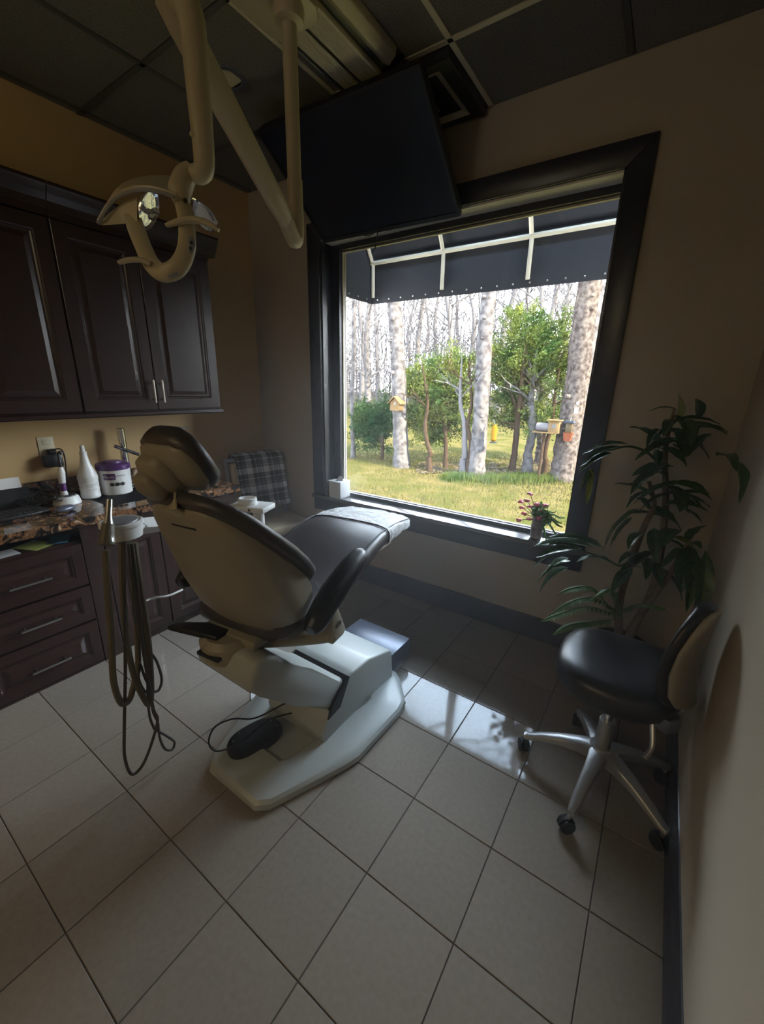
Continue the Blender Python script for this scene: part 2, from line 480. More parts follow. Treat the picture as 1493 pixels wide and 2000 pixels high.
floor = struct('floor', B(XL, XR, YF - 2, YB, -0.10, -0.003), M['grout'])
TS, GAP = 0.305, 0.0028
tile_meshes = {}
def place_tile(x0, x1, y0, y1):
    key = (round(x1 - x0, 3), round(y1 - y0, 3))
    if key not in tile_meshes:
        w, h = key
        bm = bmesh.new()
        seq = [(0, -0.010), (0, -0.0015), (0.0015, 0.0)]
        loft(bm, [[(i, i, z), (w - i, i, z), (w - i, h - i, z), (i, h - i, z)] for i, z in seq])
        o = obj('tile', bm, M['tile'], floor, smooth=0)
        tile_meshes[key] = o.data
    else:
        o = bpy.data.objects.new('tile', tile_meshes[key]); scene.collection.objects.link(o); o.parent = floor
    o.location = (x0, y0, 0)
gx = -0.526 - TS * 8; xs = []
while gx < XR + TS: xs.append(gx); gx += TS
gy = 1.352 - TS * 10; ys = []
while gy < YB + TS: ys.append(gy); gy += TS
for a, b in zip(xs[:-1], xs[1:]):
    for c, d in zip(ys[:-1], ys[1:]):
        x0, x1 = max(a + GAP / 2, XL), min(b - GAP / 2, XR)
        y0, y1 = max(c + GAP / 2, YF), min(d - GAP / 2, YB)
        if x1 - x0 > 0.01 and y1 - y0 > 0.01: place_tile(x0, x1, y0, y1)

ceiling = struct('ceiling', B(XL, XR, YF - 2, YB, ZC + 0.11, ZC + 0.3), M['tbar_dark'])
CT = 0.61
cxs = [-1.005 + CT * k for k in range(-4, 3)]
cys = [1.915 + CT * k for k in range(-6, 2)]
def clamp(v, a, b): return max(a, min(b, v))
cmesh = {}
for a, b in zip(cxs[:-1], cxs[1:]):
    for c, d in zip(cys[:-1], cys[1:]):
        x0, x1, y0, y1 = max(a + 0.012, XL), min(b - 0.012, XR), max(c + 0.012, YF), min(d - 0.012, YB)
        if x1 - x0 < 0.03 or y1 - y0 < 0.03: continue
        if abs(a + 1.615) < 0.02 and abs(c - 1.915) < 0.02: continue      # the air vent's bay
        if a < -1.974 < b and c < 1.565 < d:                                # the tile with the downlight's cut-out
            obj('ceiling_tile', holed(2, ZC, ZC + 0.011, x0, x1, y0, y1, -1.974 - 0.05, -1.974 + 0.05, 1.565 - 0.05, 1.565 + 0.05), M['ctile'], ceiling, smooth=0)
            continue
        obj('ceiling_tile', B(x0, x1, y0, y1, ZC + 0.0, ZC + 0.011, bev=0.004, seg=1), M['ctile'], ceiling, smooth=0)
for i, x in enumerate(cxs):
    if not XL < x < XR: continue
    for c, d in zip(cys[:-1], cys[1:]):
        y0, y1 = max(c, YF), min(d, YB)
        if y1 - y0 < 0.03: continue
        m = M['cream'] if -1.7 < x < -0.6 and y1 > 0.8 else M['tbar_dark']  # bars outside this zone take the darker, shaded copy
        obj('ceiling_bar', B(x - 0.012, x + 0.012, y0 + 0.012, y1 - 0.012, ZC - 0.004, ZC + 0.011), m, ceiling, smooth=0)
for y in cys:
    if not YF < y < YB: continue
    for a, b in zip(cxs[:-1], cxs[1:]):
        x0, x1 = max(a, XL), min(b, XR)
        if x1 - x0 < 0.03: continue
        m = M['cream'] if a > -1.7 and y > 0.8 else M['tbar_dark']  # cross bars get the same lit and shaded copies
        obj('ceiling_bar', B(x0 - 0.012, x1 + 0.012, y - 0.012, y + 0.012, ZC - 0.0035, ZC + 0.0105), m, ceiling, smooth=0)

def board(prof, axis, a0, a1):   # baseboard profile extruded
    return prism(bmesh.new(), prof, axis, a0, a1)
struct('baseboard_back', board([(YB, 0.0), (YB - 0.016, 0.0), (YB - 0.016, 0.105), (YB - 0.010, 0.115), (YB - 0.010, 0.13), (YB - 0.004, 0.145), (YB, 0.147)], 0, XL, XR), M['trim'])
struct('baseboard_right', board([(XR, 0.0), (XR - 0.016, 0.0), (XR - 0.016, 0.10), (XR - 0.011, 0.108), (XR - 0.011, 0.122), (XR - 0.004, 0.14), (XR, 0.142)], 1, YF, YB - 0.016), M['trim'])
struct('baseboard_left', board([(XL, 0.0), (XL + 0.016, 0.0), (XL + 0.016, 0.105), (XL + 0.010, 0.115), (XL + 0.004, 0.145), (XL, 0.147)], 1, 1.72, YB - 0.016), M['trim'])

# window: jamb lining, casing, sill, frame, pane
win = struct('window_1')
YG = 2.53
jm = bmesh.new()
box(jm, WX0 - 0.001, WX0 + 0.012, YB, YG, WZ0, WZ1)
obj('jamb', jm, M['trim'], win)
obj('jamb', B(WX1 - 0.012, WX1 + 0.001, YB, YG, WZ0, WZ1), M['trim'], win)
obj('head_lining', B(WX0, WX1, YB, YG, WZ1 - 0.010, WZ1 + 0.001), mat('white soffit paint', srgb(246, 241, 226), 0.35), win)
CW = 0.105
def casing(poly): return prism(bmesh.new(), poly, 1, YB - 0.022, YB, bev=0.004)
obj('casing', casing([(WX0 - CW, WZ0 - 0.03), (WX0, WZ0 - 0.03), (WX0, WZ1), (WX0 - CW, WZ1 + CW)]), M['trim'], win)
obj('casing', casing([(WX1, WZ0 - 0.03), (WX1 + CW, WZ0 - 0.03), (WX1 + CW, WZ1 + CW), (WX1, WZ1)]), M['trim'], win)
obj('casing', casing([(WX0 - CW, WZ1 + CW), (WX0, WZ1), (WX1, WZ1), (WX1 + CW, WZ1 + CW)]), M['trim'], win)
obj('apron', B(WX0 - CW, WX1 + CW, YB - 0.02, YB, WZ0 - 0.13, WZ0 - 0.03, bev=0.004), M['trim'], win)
obj('window_sill', B(WX0 - CW - 0.01, WX1 + CW + 0.01, YB - 0.035, YG + 0.02, WZ0 - 0.03, WZ0, bev=0.006), M['sill'], win)
fr = holed(1, YG - 0.02, YG + 0.05, WX0, WX1, WZ0, WZ1 - 0.006, WX0 + 0.075, WX1 - 0.02, WZ0 + 0.022, WZ1 - 0.045)
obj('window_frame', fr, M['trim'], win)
obj('glazing_bead', holed(1, YG + 0.012, YG + 0.03, WX0 + 0.07, WX1 - 0.015, WZ0 + 0.017, WZ1 - 0.04, WX0 + 0.083, WX1 - 0.026, WZ0 + 0.026, WZ1 - 0.055), M['galv'], win)
obj('pane', B(WX0 + 0.08, WX1 - 0.024, YG + 0.018, YG + 0.024, WZ0 + 0.024, WZ1 - 0.053), M['glass'], win)

def glare_volume_mat():
    m = bpy.data.materials.new('thin indoor haze'); m.use_nodes = True
    n, l = m.node_tree.nodes, m.node_tree.links
    n.clear()
    out = n.new('ShaderNodeOutputMaterial'); vs = n.new('ShaderNodeVolumeScatter')
    vs.inputs['Color'].default_value = (0.95, 0.96, 0.98, 1); vs.inputs['Density'].default_value = 0.032; vs.inputs['Anisotropy'].default_value = 0.35
    l.new(vs.outputs[0], out.inputs['Volume'])
    return m
glare_ = obj('glare_volume', B(XL - 0.03, XR + 0.03, YF - 0.03, YG + 0.04, -0.05, ZC + 0.05), glare_volume_mat(), smooth=0)  # room-wide scattering volume added to imitate the window's lens glare
tag(glare_, 'thin scattering volume added to imitate lens glare around the window', 'glare_volume', kind='stuff')

# ------------------------------------------------------------------ outdoors
GZ = -0.30
def gpt(u, v): return on(u, v, 2, GZ)
lawn = bmesh.new()
nx, ny = 40, 40
rng = random.Random(3)
gv = []
for j in range(ny + 1):
    row = []
    y = YO + (95 - YO) * (j / ny) ** 2.2
    for i in range(nx + 1):
        x = -70 + 130 * i / nx
        row.append(lawn.verts.new((x, y, GZ + (rng.uniform(-0.03, 0.03) if 0 < j < ny else 0))))
    gv.append(row)
for j in range(ny):
    for i in range(nx): lawn.faces.new((gv[j][i], gv[j][i + 1], gv[j + 1][i + 1], gv[j + 1][i]))
struct('ground', lawn, M['grass'])

def blades(name, n, pick, h0, h1, w, material, label, seed):
    rg = random.Random(seed); bm = bmesh.new()
    for _ in range(n):
        x, y = pick(rg); a = rg.uniform(0, math.pi); h = rg.uniform(h0, h1)
        dx, dy = math.cos(a) * w, math.sin(a) * w
        lx, ly = rg.uniform(-0.5, 0.5) * h, rg.uniform(-0.5, 0.5) * h
        v = [bm.verts.new(p) for p in ((x - dx, y - dy, GZ - 0.02), (x + dx, y + dy, GZ - 0.02), (x + lx, y + ly, GZ + h))]
        bm.faces.new(v)
    o = obj(name, bm, material, smooth=0)
    tag(o, label, 'grass', kind='stuff')
    return o
blades('grass', 34000, lambda r: ((lambda y: (-0.62 * y + r.uniform(-0.28, 0.95) * y, y))(r.uniform(3.4, 12))), 0.02, 0.06, 0.010, M['blade'], 'short sunlit lawn grass between the window and the trees', 5)
def tuft(r):
    k = r.choice([(905, 934, 22), (940, 937, 24), (985, 938, 30), (1020, 936, 26), (1055, 938, 24), (1085, 936, 20), (880, 935, 14)])
    p = gpt(r.gauss(k[0], k[2] * 0.7), r.gauss(k[1], 3.2)); return p.x, p.y
blades('tall_grass', 4200, tuft, 0.04, 0.17, 0.007, M['lush'], 'taller bright green grass tufts in front of the tree bases', 6)

def trunk_tube(bm, pts, rad, n=12, rough=0.12, seed=0, k=7):
    rg = random.Random(seed)
    P = catmull(pts, k)
    m = len(P)
    rings = []
    for i, p in enumerate(P):
        t = i / (m - 1)
        q = t * (len(rad) - 1); a = int(min(q, len(rad) - 2)); r = rad[a] + (rad[a + 1] - rad[a]) * (q - a)
        ring = []
        for s in range(n):
            an = 2 * math.pi * s / n
            rr = r * (1 + rg.uniform(-rough, rough))
            ring.append(p + Vector((math.cos(an) * rr, math.sin(an) * rr, 0)))
        rings.append(ring)
    return loft(bm, rings)

def twigs(bm, p, d, length, r, depth, rg, n=4, spread=0.55, kids=(2, 4)):
    """recursive bare branches as thin tubes"""
    pts = [Vector(p)]; dd = Vector(d).normalized()
    steps = 3
    for s in range(steps):
        dd = (dd + Vector((rg.uniform(-1, 1), rg.uniform(-1, 1), rg.uniform(-0.3, 0.8))) * 0.16).normalized()
        pts.append(pts[-1] + dd * (length / steps))
    tube(bm, pts, [r, r * 0.8, r * 0.62, r * 0.4], n, cap=False)
    if depth <= 0: return
    for _ in range(rg.randint(*kids)):
        t = rg.uniform(0.35, 1.0)
        i = min(int(t * steps), steps - 1)
        q = pts[i].lerp(pts[i + 1], t * steps - i)
        nd = (dd + Vector((rg.uniform(-1, 1), rg.uniform(-1, 1), rg.uniform(-0.5, 0.7))) * spread * 1.5).normalized()
        twigs(bm, q, nd, length * rg.uniform(0.5, 0.75), max(r * 0.5, 0.004), depth - 1, rg, max(3, n - 1), spread, kids)

def big_tree(u, v, u2, v2, dia, label, seed, bark, lean_h=12.0, fork=True):
    """a tall old trunk: base seen at (u, v), passing (u2, v2) at the same depth"""
    b = gpt(u, v)
    t = thing('tall_tree', label, 'tree', b)
    w = on(u2, v2, 1, b.y)
    d = (w - b); d = d / d.z
    r = dia / 2
    hs = [-0.1, 0.25, 0.9, 1.8, 2.8, 3.9, 6.0, 9.0, lean_h]
    pts = [Vector((0, 0, 0)) + d * h for h in hs]
    rg = random.Random(seed)
    for p in pts[2:]: p.x += rg.uniform(-0.03, 0.03); p.y += rg.uniform(-0.05, 0.05)
    bm = bmesh.new()
    trunk_tube(bm, pts, [r * 1.35, r * 1.1, r, r * 0.95, r * 0.92, r * 0.86, r * 0.75, r * 0.5, r * 0.2], 16, 0.10, seed)
    obj('trunk', bm, bark, t, smooth=60)
    kn = bmesh.new()
    for _ in range(6):
        h = rg.uniform(0.8, 3.6); a = rg.uniform(-2.3, -0.8)
        c = d * h + Vector((math.cos(a), math.sin(a), 0)) * r * 0.8
        blob(kn, c, rg.uniform(0.04, 0.07), rg.uniform(0.04, 0.07), rg.uniform(0.03, 0.06), 1.0, 8, 5)
    kb_ = obj('bark_burls', kn, bark, t); kb_['kind'] = 'stuff'
    if fork:
        bm = bmesh.new()
        for _ in range(6):
            h = rg.uniform(7.0, lean_h * 0.95)
            a = rg.uniform(0, 2 * math.pi)
            twigs(bm, d * h, (math.cos(a), math.sin(a), 0.6), rg.uniform(2.0, 3.6), r * 0.28, 3, rg, 5)
        obj('branches', bm, bark, t, smooth=60)['kind'] = 'stuff'
    return t
big_tree(785, 912, 770, 560, 0.33, 'pale grey tree trunk carrying the small gabled birdhouse', 11, M['bark2'])
big_tree(930, 929, 958, 560, 0.32, 'upright grey trunk between the two green cedar trees', 12, M['bark2'])
big_tree(1098, 936, 1156, 545, 0.45, 'thickest rough trunk leaning towards the window edge, with feeders', 13, M['bark'])

def thin_tree(u, v, u2, v2, dia, label, seed, bark, name='young_tree', h=9.0, nb=8, lo=1.8):
    b = gpt(u, v); t = thing(name, label, 'tree', b)
    d = on(u2, v2, 1, b.y) - b; d = d / d.z
    rg = random.Random(seed); r = dia / 2
    pts = [d * z for z in (-0.05, 0.3, h * 0.16, h * 0.3, h * 0.45, h * 0.65, h)]
    for p in pts[2:]: p.x += rg.uniform(-0.05, 0.05)
    bm = bmesh.new(); trunk_tube(bm, pts, [r * 1.4, r * 1.1, r, r * 0.9, r * 0.8, r * 0.6, r * 0.2], 9, 0.10, seed)
    obj('trunk', bm, bark, t, smooth=60)
    bm = bmesh.new()
    for _ in range(nb):
        z = rg.uniform(lo, h * 0.9); a = rg.uniform(0, 2 * math.pi)
        twigs(bm, d * z, (math.cos(a), math.sin(a), 0.7), rg.uniform(0.9, 1.8) * min(1, h / 7), r * 0.35, 2, rg, 4)
    obj('branches', bm, bark, t, smooth=60)['kind'] = 'stuff'
    return t
thin_tree(690, 894, 690, 560, 0.11, 'slender pale young tree nearest the window jamb with the tissue box', 21, M['bark2'])
thin_tree(840, 920, 822, 620, 0.11, 'thin stem under the middle cedar, nearer the birdhouse trunk', 22, M['bark3'], nb=3, h=2.3, lo=1.3)
thin_tree(905, 926, 902, 700, 0.13, 'white-barked stem just beside the upright central trunk', 23, M['far_bark'], nb=3, h=2.4, lo=1.4)
thin_tree(916, 928, 918, 700, 0.10, 'brown stem squeezed between white-barked stem and central trunk', 24, M['bark3'], nb=3, h=2.4, lo=1.4)
thin_tree(1030, 922, 1045, 700, 0.20, 'short stout grey trunk with spreading roots behind the bird feeders', 25, M['bark2'], h=2.6, nb=4, lo=1.5)
thin_tree(1057, 905, 1060, 700, 0.26, 'grey trunk in shade right behind the cylindrical feeder', 26, M['bark'], h=3.0, nb=3, lo=1.8)
thin_tree(1118, 936, 1166, 560, 0.22, 'slimmer grey trunk leaning close behind the thickest trunk', 27, M['bark2'], h=11)
thin_tree(1062, 925, 1090, 760, 0.11, 'thin brown stem leaning into the thickest trunk', 28, M['bark3'], h=2.4, nb=3, lo=1.2)

def sprays(bm, blobs, n, rg, clusters=60, s0=0.025, s1=0.06):
    """feathery evergreen: clusters of small sprays pointing outwards"""
    wts = [a * b * c for (_, a, b, c) in blobs]
    cl = []
    for _ in range(clusters):
        c, a, b, h = rg.choices(blobs, wts)[0]
        while True:
            q = Vector((rg.uniform(-1, 1), rg.uniform(-1, 1), rg.uniform(-1, 1)))
            if 0.3 < q.length < 1.05: break
        p = Vector(c) + Vector((q.x * a, q.y * b, q.z * h))
        d = Vector((q.x, q.y, q.z * 0.5 + rg.uniform(0, 0.7))).normalized()
        cl.append((p, d, rg.uniform(0.12, 0.28)))
    for _ in range(n):
        p, d, r = rg.choice(cl)
        t = rg.random()
        g = p + d * (r * (t * 2.2 - 0.8)) + Vector((rg.gauss(0, 1), rg.gauss(0, 1), rg.gauss(0, 0.8))) * (r * (0.55 - 0.35 * t))
        s = rg.uniform(s0, s1)
        d1 = (d + Vector((rg.uniform(-1, 1), rg.uniform(-1, 1), rg.uniform(-0.8, 1.0)))).normalized() * s
        d2 = d1.cross(Vector((rg.uniform(-1, 1), rg.uniform(-1, 1), rg.uniform(-1, 1)))).normalized() * s * 0.32
        bm.faces.new([bm.verts.new(x) for x in (g - d1, g + d2, g + d1, g - d2)])

def foliage(bm, blobs, n, rg, s0=0.05, s1=0.12):
    wts = [a * b * c for (_, a, b, c) in blobs]
    for _ in range(n):
        c, a, b, h = rg.choices(blobs, wts)[0]
        while True:
            q = Vector((rg.uniform(-1, 1), rg.uniform(-1, 1), rg.uniform(-1, 1)))
            if 0.25 < q.length < 1: break
        p = Vector(c) + Vector((q.x * a, q.y * b, q.z * h))
        s = rg.uniform(s0, s1)
        d1 = Vector((q.x + rg.uniform(-1, 1), q.y + rg.uniform(-1, 1), rg.uniform(-0.5, 0.9))).normalized() * s
        d2 = d1.cross(Vector((rg.uniform(-1, 1), rg.uniform(-1, 1), rg.uniform(-1, 1)))).normalized() * s * 0.38
        v = [bm.verts.new(x) for x in (p - d1, p + d2, p + d1, p - d2)]
        bm.faces.new(v)

def cedar(u, v, blobs_px, label, seed, leaf, n=6000, dia=0.10, top=(0, 0), stems=None):
    """blobs_px: (u, v, half width px, half height px) at the depth of the base"""
    b = gpt(u, v); t = thing('cedar_tree', label, 'tree', b)
    rg = random.Random(seed)
    sc = (b.y) / F_PX * 1.12
    bl = []
    for (pu, pv, hw, hh) in blobs_px:
        c = on(pu, pv, 1, b.y + rg.uniform(0.0, 0.6)) - b
        bl.append((c, hw * sc, hw * sc * 0.7, hh * sc))
    tp = on(top[0], top[1], 1, b.y) - b
    bm = bmesh.new(); r = dia / 2
    trunk_tube(bm, [Vector((0, 0, -0.05)), tp * 0.2 + Vector((0.02, 0, 0)), tp * 0.5, tp * 0.8, tp], [r * 1.3, r, r * 0.85, r * 0.6, r * 0.25], 9, 0.1, seed)
    obj('trunk', bm, M['bark3'], t, smooth=60)
    bm = bmesh.new()
    for (c, a, _, h) in bl:
        for _ in range(3):
            st = tp * rg.uniform(0.3, 0.75)
            en = c + Vector((rg.uniform(-a, a) * 0.7, rg.uniform(-a, a) * 0.6, rg.uniform(-h, h) * 0.6))
            tube(bm, [st, st.lerp(en, 0.5) + Vector((0, 0, -0.05)), en], [r * 0.45, r * 0.3, 0.006], 5, cap=False)
    obj('branches', bm, M['bark3'], t, smooth=60)['kind'] = 'stuff'
    bm = bmesh.new(); sprays(bm, bl, n * 4, rg, clusters=n // 45, s0=0.018, s1=0.046)
    obj('foliage', bm, leaf, t, smooth=0)['kind'] = 'stuff'
    return t
cedar(745, 898, [(725, 832, 34, 38), (752, 812, 26, 34), (742, 858, 26, 22), (712, 812, 16, 16)], 'low dark cedar half hidden behind the birdhouse trunk', 31, M['cedar_dark'], 5000, 0.08, (750, 800))
cedar(870, 914, [(852, 775, 56, 56), (885, 742, 36, 50), (820, 745, 40, 42), (862, 832, 60, 36), (910, 790, 34, 60), (905, 715, 20, 30), (815, 830, 36, 44), (845, 715, 26, 26)], 'yellow-green cedar between birdhouse trunk and central trunk', 32, M['cedar'], 9000, 0.10, (868, 690))
cedar(1000, 920, [(1035, 690, 66, 56), (1000, 742, 44, 56), (1060, 760, 60, 52), (985, 800, 38, 40), (1042, 822, 56, 26), (1030, 645, 40, 32), (1075, 700, 36, 60), (985, 690, 24, 50)], 'large cedar right of the central trunk with open leaning stem', 33, M['cedar'], 11000, 0.13, (1030, 650))
cedar(1150, 915, [(1165, 700, 36, 46), (1155, 770, 30, 40), (1180, 740, 36, 50)], 'cedar peeping out behind the thickest trunk by the window edge', 34, M['cedar'], 3500, 0.08, (1165, 690))

# bare trees of the wood behind: each a tree, copied from four kinds
protos = []
def bare(seed, h=13.0):
    rg = random.Random(seed)
    t = thing('bare_tree', 'leafless grey tree standing in the wood behind the cedars', 'tree', (0, 60, GZ), group='bare trees in the wood')
    bm = bmesh.new()
    w = [Vector((0, 0, -0.1))]
    for i in range(1, 7): w.append(Vector((rg.uniform(-0.12, 0.12) * i, rg.uniform(-0.1, 0.1) * i, h * i / 6)))
    trunk_tube(bm, w, [0.17, 0.15, 0.13, 0.11, 0.085, 0.06, 0.02], 8, 0.06, seed, 4)
    obj('trunk', bm, M['bark2'] if seed % 2 else M['far_bark'], t, smooth=60)
    bm = bmesh.new()
    for _ in range(20):
        z = rg.uniform(1.6, h * 0.8); a = rg.uniform(0, 2 * math.pi)
        k = min(int(z / h * 6), 5); base = w[k].lerp(w[k + 1], z / h * 6 - k)
        twigs(bm, base, (math.cos(a), math.sin(a), 0.75), rg.uniform(1.4, 3.0) * (1.15 - z / h * 0.5), 0.040, 4, rg, 4, 0.5, (2, 3))
    obj('branches', bm, M['far_bark'], t, smooth=60)['kind'] = 'stuff'
    return t
protos = [bare(s) for s in (41, 42, 43, 44)]
rg = random.Random(9)
spots = []
for (u, D) in ((672, 24), (705, 27), (722, 21), (738, 33), (815, 23), (828, 29), (845, 37), (868, 20), (882, 31), (915, 25), (925, 39), (975, 28), (1010, 35), (1040, 26), (1058, 21), (1085, 32), (1105, 24), (1128, 37), (1150, 28), (1175, 22), (690, 40), (795, 41), (940, 34), (1000, 42)):
    q = ray(u, 770); q = q / Vector((q.x, q.y)).length
    spots.append((q.x * D, q.y * D))
for i, (x, y) in enumerate(spots):
    p = protos[i % 4]
    if i < 4: p.location = (x, y, GZ); p.rotation_euler.z = rg.uniform(0, 6)
    else: dup(p, (x, y, GZ), rg.uniform(0, 6.2), scale=rg.uniform(0.75, 1.2))

bm = bmesh.new(); rg = random.Random(17)
for _ in range(540):
    az = rg.uniform(-56, 38); D = rg.uniform(48, 80)
    x, y = math.sin(R(az)) * D, math.cos(R(az)) * D
    h = rg.uniform(7, 13); r = rg.uniform(0.05, 0.14)
    lean = Vector((rg.uniform(-0.6, 0.6), 0, h))
    b = Vector((x, y, GZ))
    tube(bm, [b, b + lean * 0.5, b + lean], [r, r * 0.7, 0.02], 4, cap=False)
    for _ in range(9):
        s = b + lean * rg.uniform(0.2, 0.95)
        e = s + Vector((rg.uniform(-1.6, 1.6), rg.uniform(-0.6, 0.6), rg.uniform(0.4, 2.0)))
        tube(bm, [s, e], [0.04, 0.015], 3, cap=False)
        e2 = s.lerp(e, 0.6) + Vector((rg.uniform(-0.8, 0.8), 0, rg.uniform(0.2, 1.0)))
        tube(bm, [s.lerp(e, 0.6), e2], [0.025, 0.01], 3, cap=False)
for _ in range(68000):                       # the mass of fine bare twigs
    az = rg.uniform(-56, 40); D = rg.uniform(26, 75)
    e = R(15.5) * (rg.random() ** 1.35) + R(0.5)
    c = Vector((math.sin(R(az)) * D, math.cos(R(az)) * D, GZ + D * math.tan(e)))
    l = rg.uniform(0.35, 0.9) * (D / 45); w = rg.uniform(0.010, 0.020) * (D / 45)
    t_ = Vector((rg.uniform(-0.9, 0.9), rg.uniform(-0.4, 0.4), rg.uniform(0.35, 1.0))).normalized()
    s_ = Vector((math.cos(R(az)), -math.sin(R(az)), rg.uniform(-0.3, 0.3))).normalized() * w
    k_ = s_ * rg.uniform(-3, 3)
    bm.faces.new([bm.verts.new(x) for x in (c - t_ * l - s_, c - t_ * l + s_, c + k_ + s_ * 0.8, c + t_ * l)])
tag(obj('treeline', bm, M['far_wood'], smooth=0), 'hazy far edge of leafless woods beyond the open field', 'woods', kind='stuff')

# fallen-leaf patch and stones under the cedars
rg = random.Random(23); bm = bmesh.new()
for _ in range(900):
    p = gpt(rg.uniform(815, 1110), rg.uniform(905, 926)); s = rg.uniform(0.03, 0.08); a = rg.uniform(0, 6.28)
    q = [p + Vector((math.cos(a + k * 1.57) * s * (1 if k % 2 else 0.5), math.sin(a + k * 1.57) * s * (1 if k % 2 else 0.5), 0.012 + rg.uniform(0, 0.03))) for k in range(4)]
    bm.faces.new([bm.verts.new(x) for x in q])
tag(obj('leaf_litter', bm, M['litter'], smooth=0), 'brown fallen leaves scattered under the cedar trees', 'leaves', kind='stuff')

# birdhouses and feeders
def gabled_house(c, w, d, h, label, hole=True):
    t = thing('birdhouse', label, 'birdhouse', c)
    bm = prism(bmesh.new(), [(-w / 2, 0), (w / 2, 0), (w / 2, h * 0.62), (0, h), (-w / 2, h * 0.62)], 1, -d / 2, d / 2)
    obj('house_body', bm, M['raw_wood'], t)
    for s in (-1, 1):
        bm = prism(bmesh.new(), [(0, h + 0.012), (s * (w / 2 + 0.05), h * 0.62 - 0.035), (s * (w / 2 + 0.05), h * 0.62 - 0.015), (0, h + 0.035)], 1, -d / 2 - 0.05, d / 2 + 0.02)
        obj('roof_board', bm, M['raw_wood'], t)
    if hole:
        obj('entrance_hole', lathe(bmesh.new(), [(0.028, -d / 2 - 0.004), (0.028, -d / 2 + 0.01)], (0, 0, h * 0.55), 12, axis=1), M['black'], t)
    return t
def on_tree(u, v, y): return on(u, v, 1, y)
gabled_house(on_tree(775, 802, 7.88), 0.24, 0.16, 0.28, 'small pine birdhouse with gable roof fixed to a tree trunk')
c = on_tree(1082, 846, 8.72)
t = thing('birdhouse', 'square wooden nest box with round hole beside the thickest trunk', 'birdhouse', c)
obj('house_body', B(-0.10, 0.10, -0.09, 0.09, 0, 0.24, 0.006), M['raw_wood'], t)
obj('roof_board', B(-0.13, 0.13, -0.13, 0.11, 0.24, 0.262), M['raw_wood'], t)
obj('entrance_hole', lathe(bmesh.new(), [(0.045, -0.094), (0.045, -0.08)], (0, 0, 0.14), 14, axis=1), M['black'], t)
obj('bracket', B(0.09, 0.30, 0.02, 0.07, 0.08, 0.12), M['bark3'], t)
c = on_tree(1062, 845, 8.72)
t = thing('bird_feeder', 'horizontal round log feeder next to the square nest box', 'feeder', c)
obj('tube_body', lathe(bmesh.new(), [(0.075, -0.15), (0.085, -0.14), (0.085, 0.12), (0.075, 0.13)], (0, 0, 0.11), 14, axis=0), M['far_bark'], t)
obj('tray', B(-0.2, 0.22, -0.11, 0.11, 0.0, 0.022), M['raw_wood'], t)
obj('post', T([(0.02, 0, -1.35), (0.02, 0, 0)], 0.03, 8), M['bark3'], t)
c = on_tree(1110, 850, 8.78)
t = thing('bird_feeder', 'terracotta and glass hanging feeder on the thickest trunk', 'feeder', c)
obj('seed_base', prism(bmesh.new(), [(-0.055, -0.11), (0.055, -0.11), (0.085, 0.05), (-0.085, 0.05)], 1, -0.07, 0.07), mat('terracotta', dk(srgb(186, 112, 84), 0.12), 0.8, spec=0.0), t)
obj('glass_tank', B(-0.06, 0.06, -0.06, 0.06, 0.05, 0.24, 0.01), mat('seed tank', dk(srgb(150, 130, 100), 0.10), 0.2, spec=0.05), t)
obj('feeder_roof', prism(bmesh.new(), [(-0.09, 0.24), (0.09, 0.24), (0.07, 0.275), (-0.07, 0.275)], 1, -0.09, 0.09), M['roof_out'], t)
obj('hook', T([(0, 0, 0.27), (0, 0.05, 0.33), (0, 0.12, 0.34)], 0.008, 6), M['black'], t)
c = on_tree(964, 862, 8.15)
t = thing('bird_feeder', 'yellow-orange finch feeder hung on the central trunk', 'feeder', c)
obj('seed_tube', lathe(bmesh.new(), [(0.03, 0), (0.055, 0.03), (0.06, 0.26), (0.03, 0.33)], (0, 0, 0), 12), M['yellow'], t)
obj('perch_tray', lathe(bmesh.new(), [(0.075, -0.03), (0.08, -0.01), (0.05, 0.0)], (0, 0, 0), 12), M['black'], t)
obj('hook', T([(0, 0, 0.33), (-0.05, 0.05, 0.42), (-0.12, 0.1, 0.4)], 0.008, 6), M['black'], t)
c = on_tree(1126, 802, 8.8)
t = thing('trail_marker', 'white plastic tag nailed to the thickest trunk', 'tag', c)
obj('tag_plate', B(-0.035, 0.035, -0.02, 0.0, -0.06, 0.06, 0.005), M['white_out'], t)
obj('tag_disc', lathe(bmesh.new(), [(0.03, -0.02), (0.03, 0.0)], (0.01, 0, 0.14), 12, axis=1), M['white_out'], t)

# ------------------------------------------------------------------ awning outside the window
AXL, AXR = -2.45, 0.42
aw = thing('awning', 'black fabric awning on a pale tube frame outside the window', 'awning', ((AXL + AXR) / 2, YO, 2.2))
def A_(p): return Vector(p) - Vector(aw.location)
ZT, ZM, ZBt, YA = 3.62, 2.57, 2.225, 3.41
prof = [(YO + 0.003, ZT), (YA, ZM + 0.02), (YA + 0.006, ZBt), (YA + 0.0, ZBt), (YA - 0.006, ZM + 0.014), (YO + 0.003, ZT - 0.012)]
bm = prism(bmesh.new(), prof, 0, AXL - 0.01, AXR + 0.01); bmesh.ops.translate(bm, vec=-Vector(aw.location), verts=bm.verts)
obj('fabric', bm, M['awning'], aw, smooth=0)
for x in (AXL - 0.012, AXR + 0.008):
    bm = prism(bmesh.new(), [(YO + 0.004, ZT - 0.02), (YA - 0.007, ZM), (YA - 0.002, ZBt), (YO + 0.004, ZBt)], 0, x, x + 0.006)
    bmesh.ops.translate(bm, vec=-Vector(aw.location), verts=bm.verts)
    obj('side_panel', bm, M['awning'], aw, smooth=0)
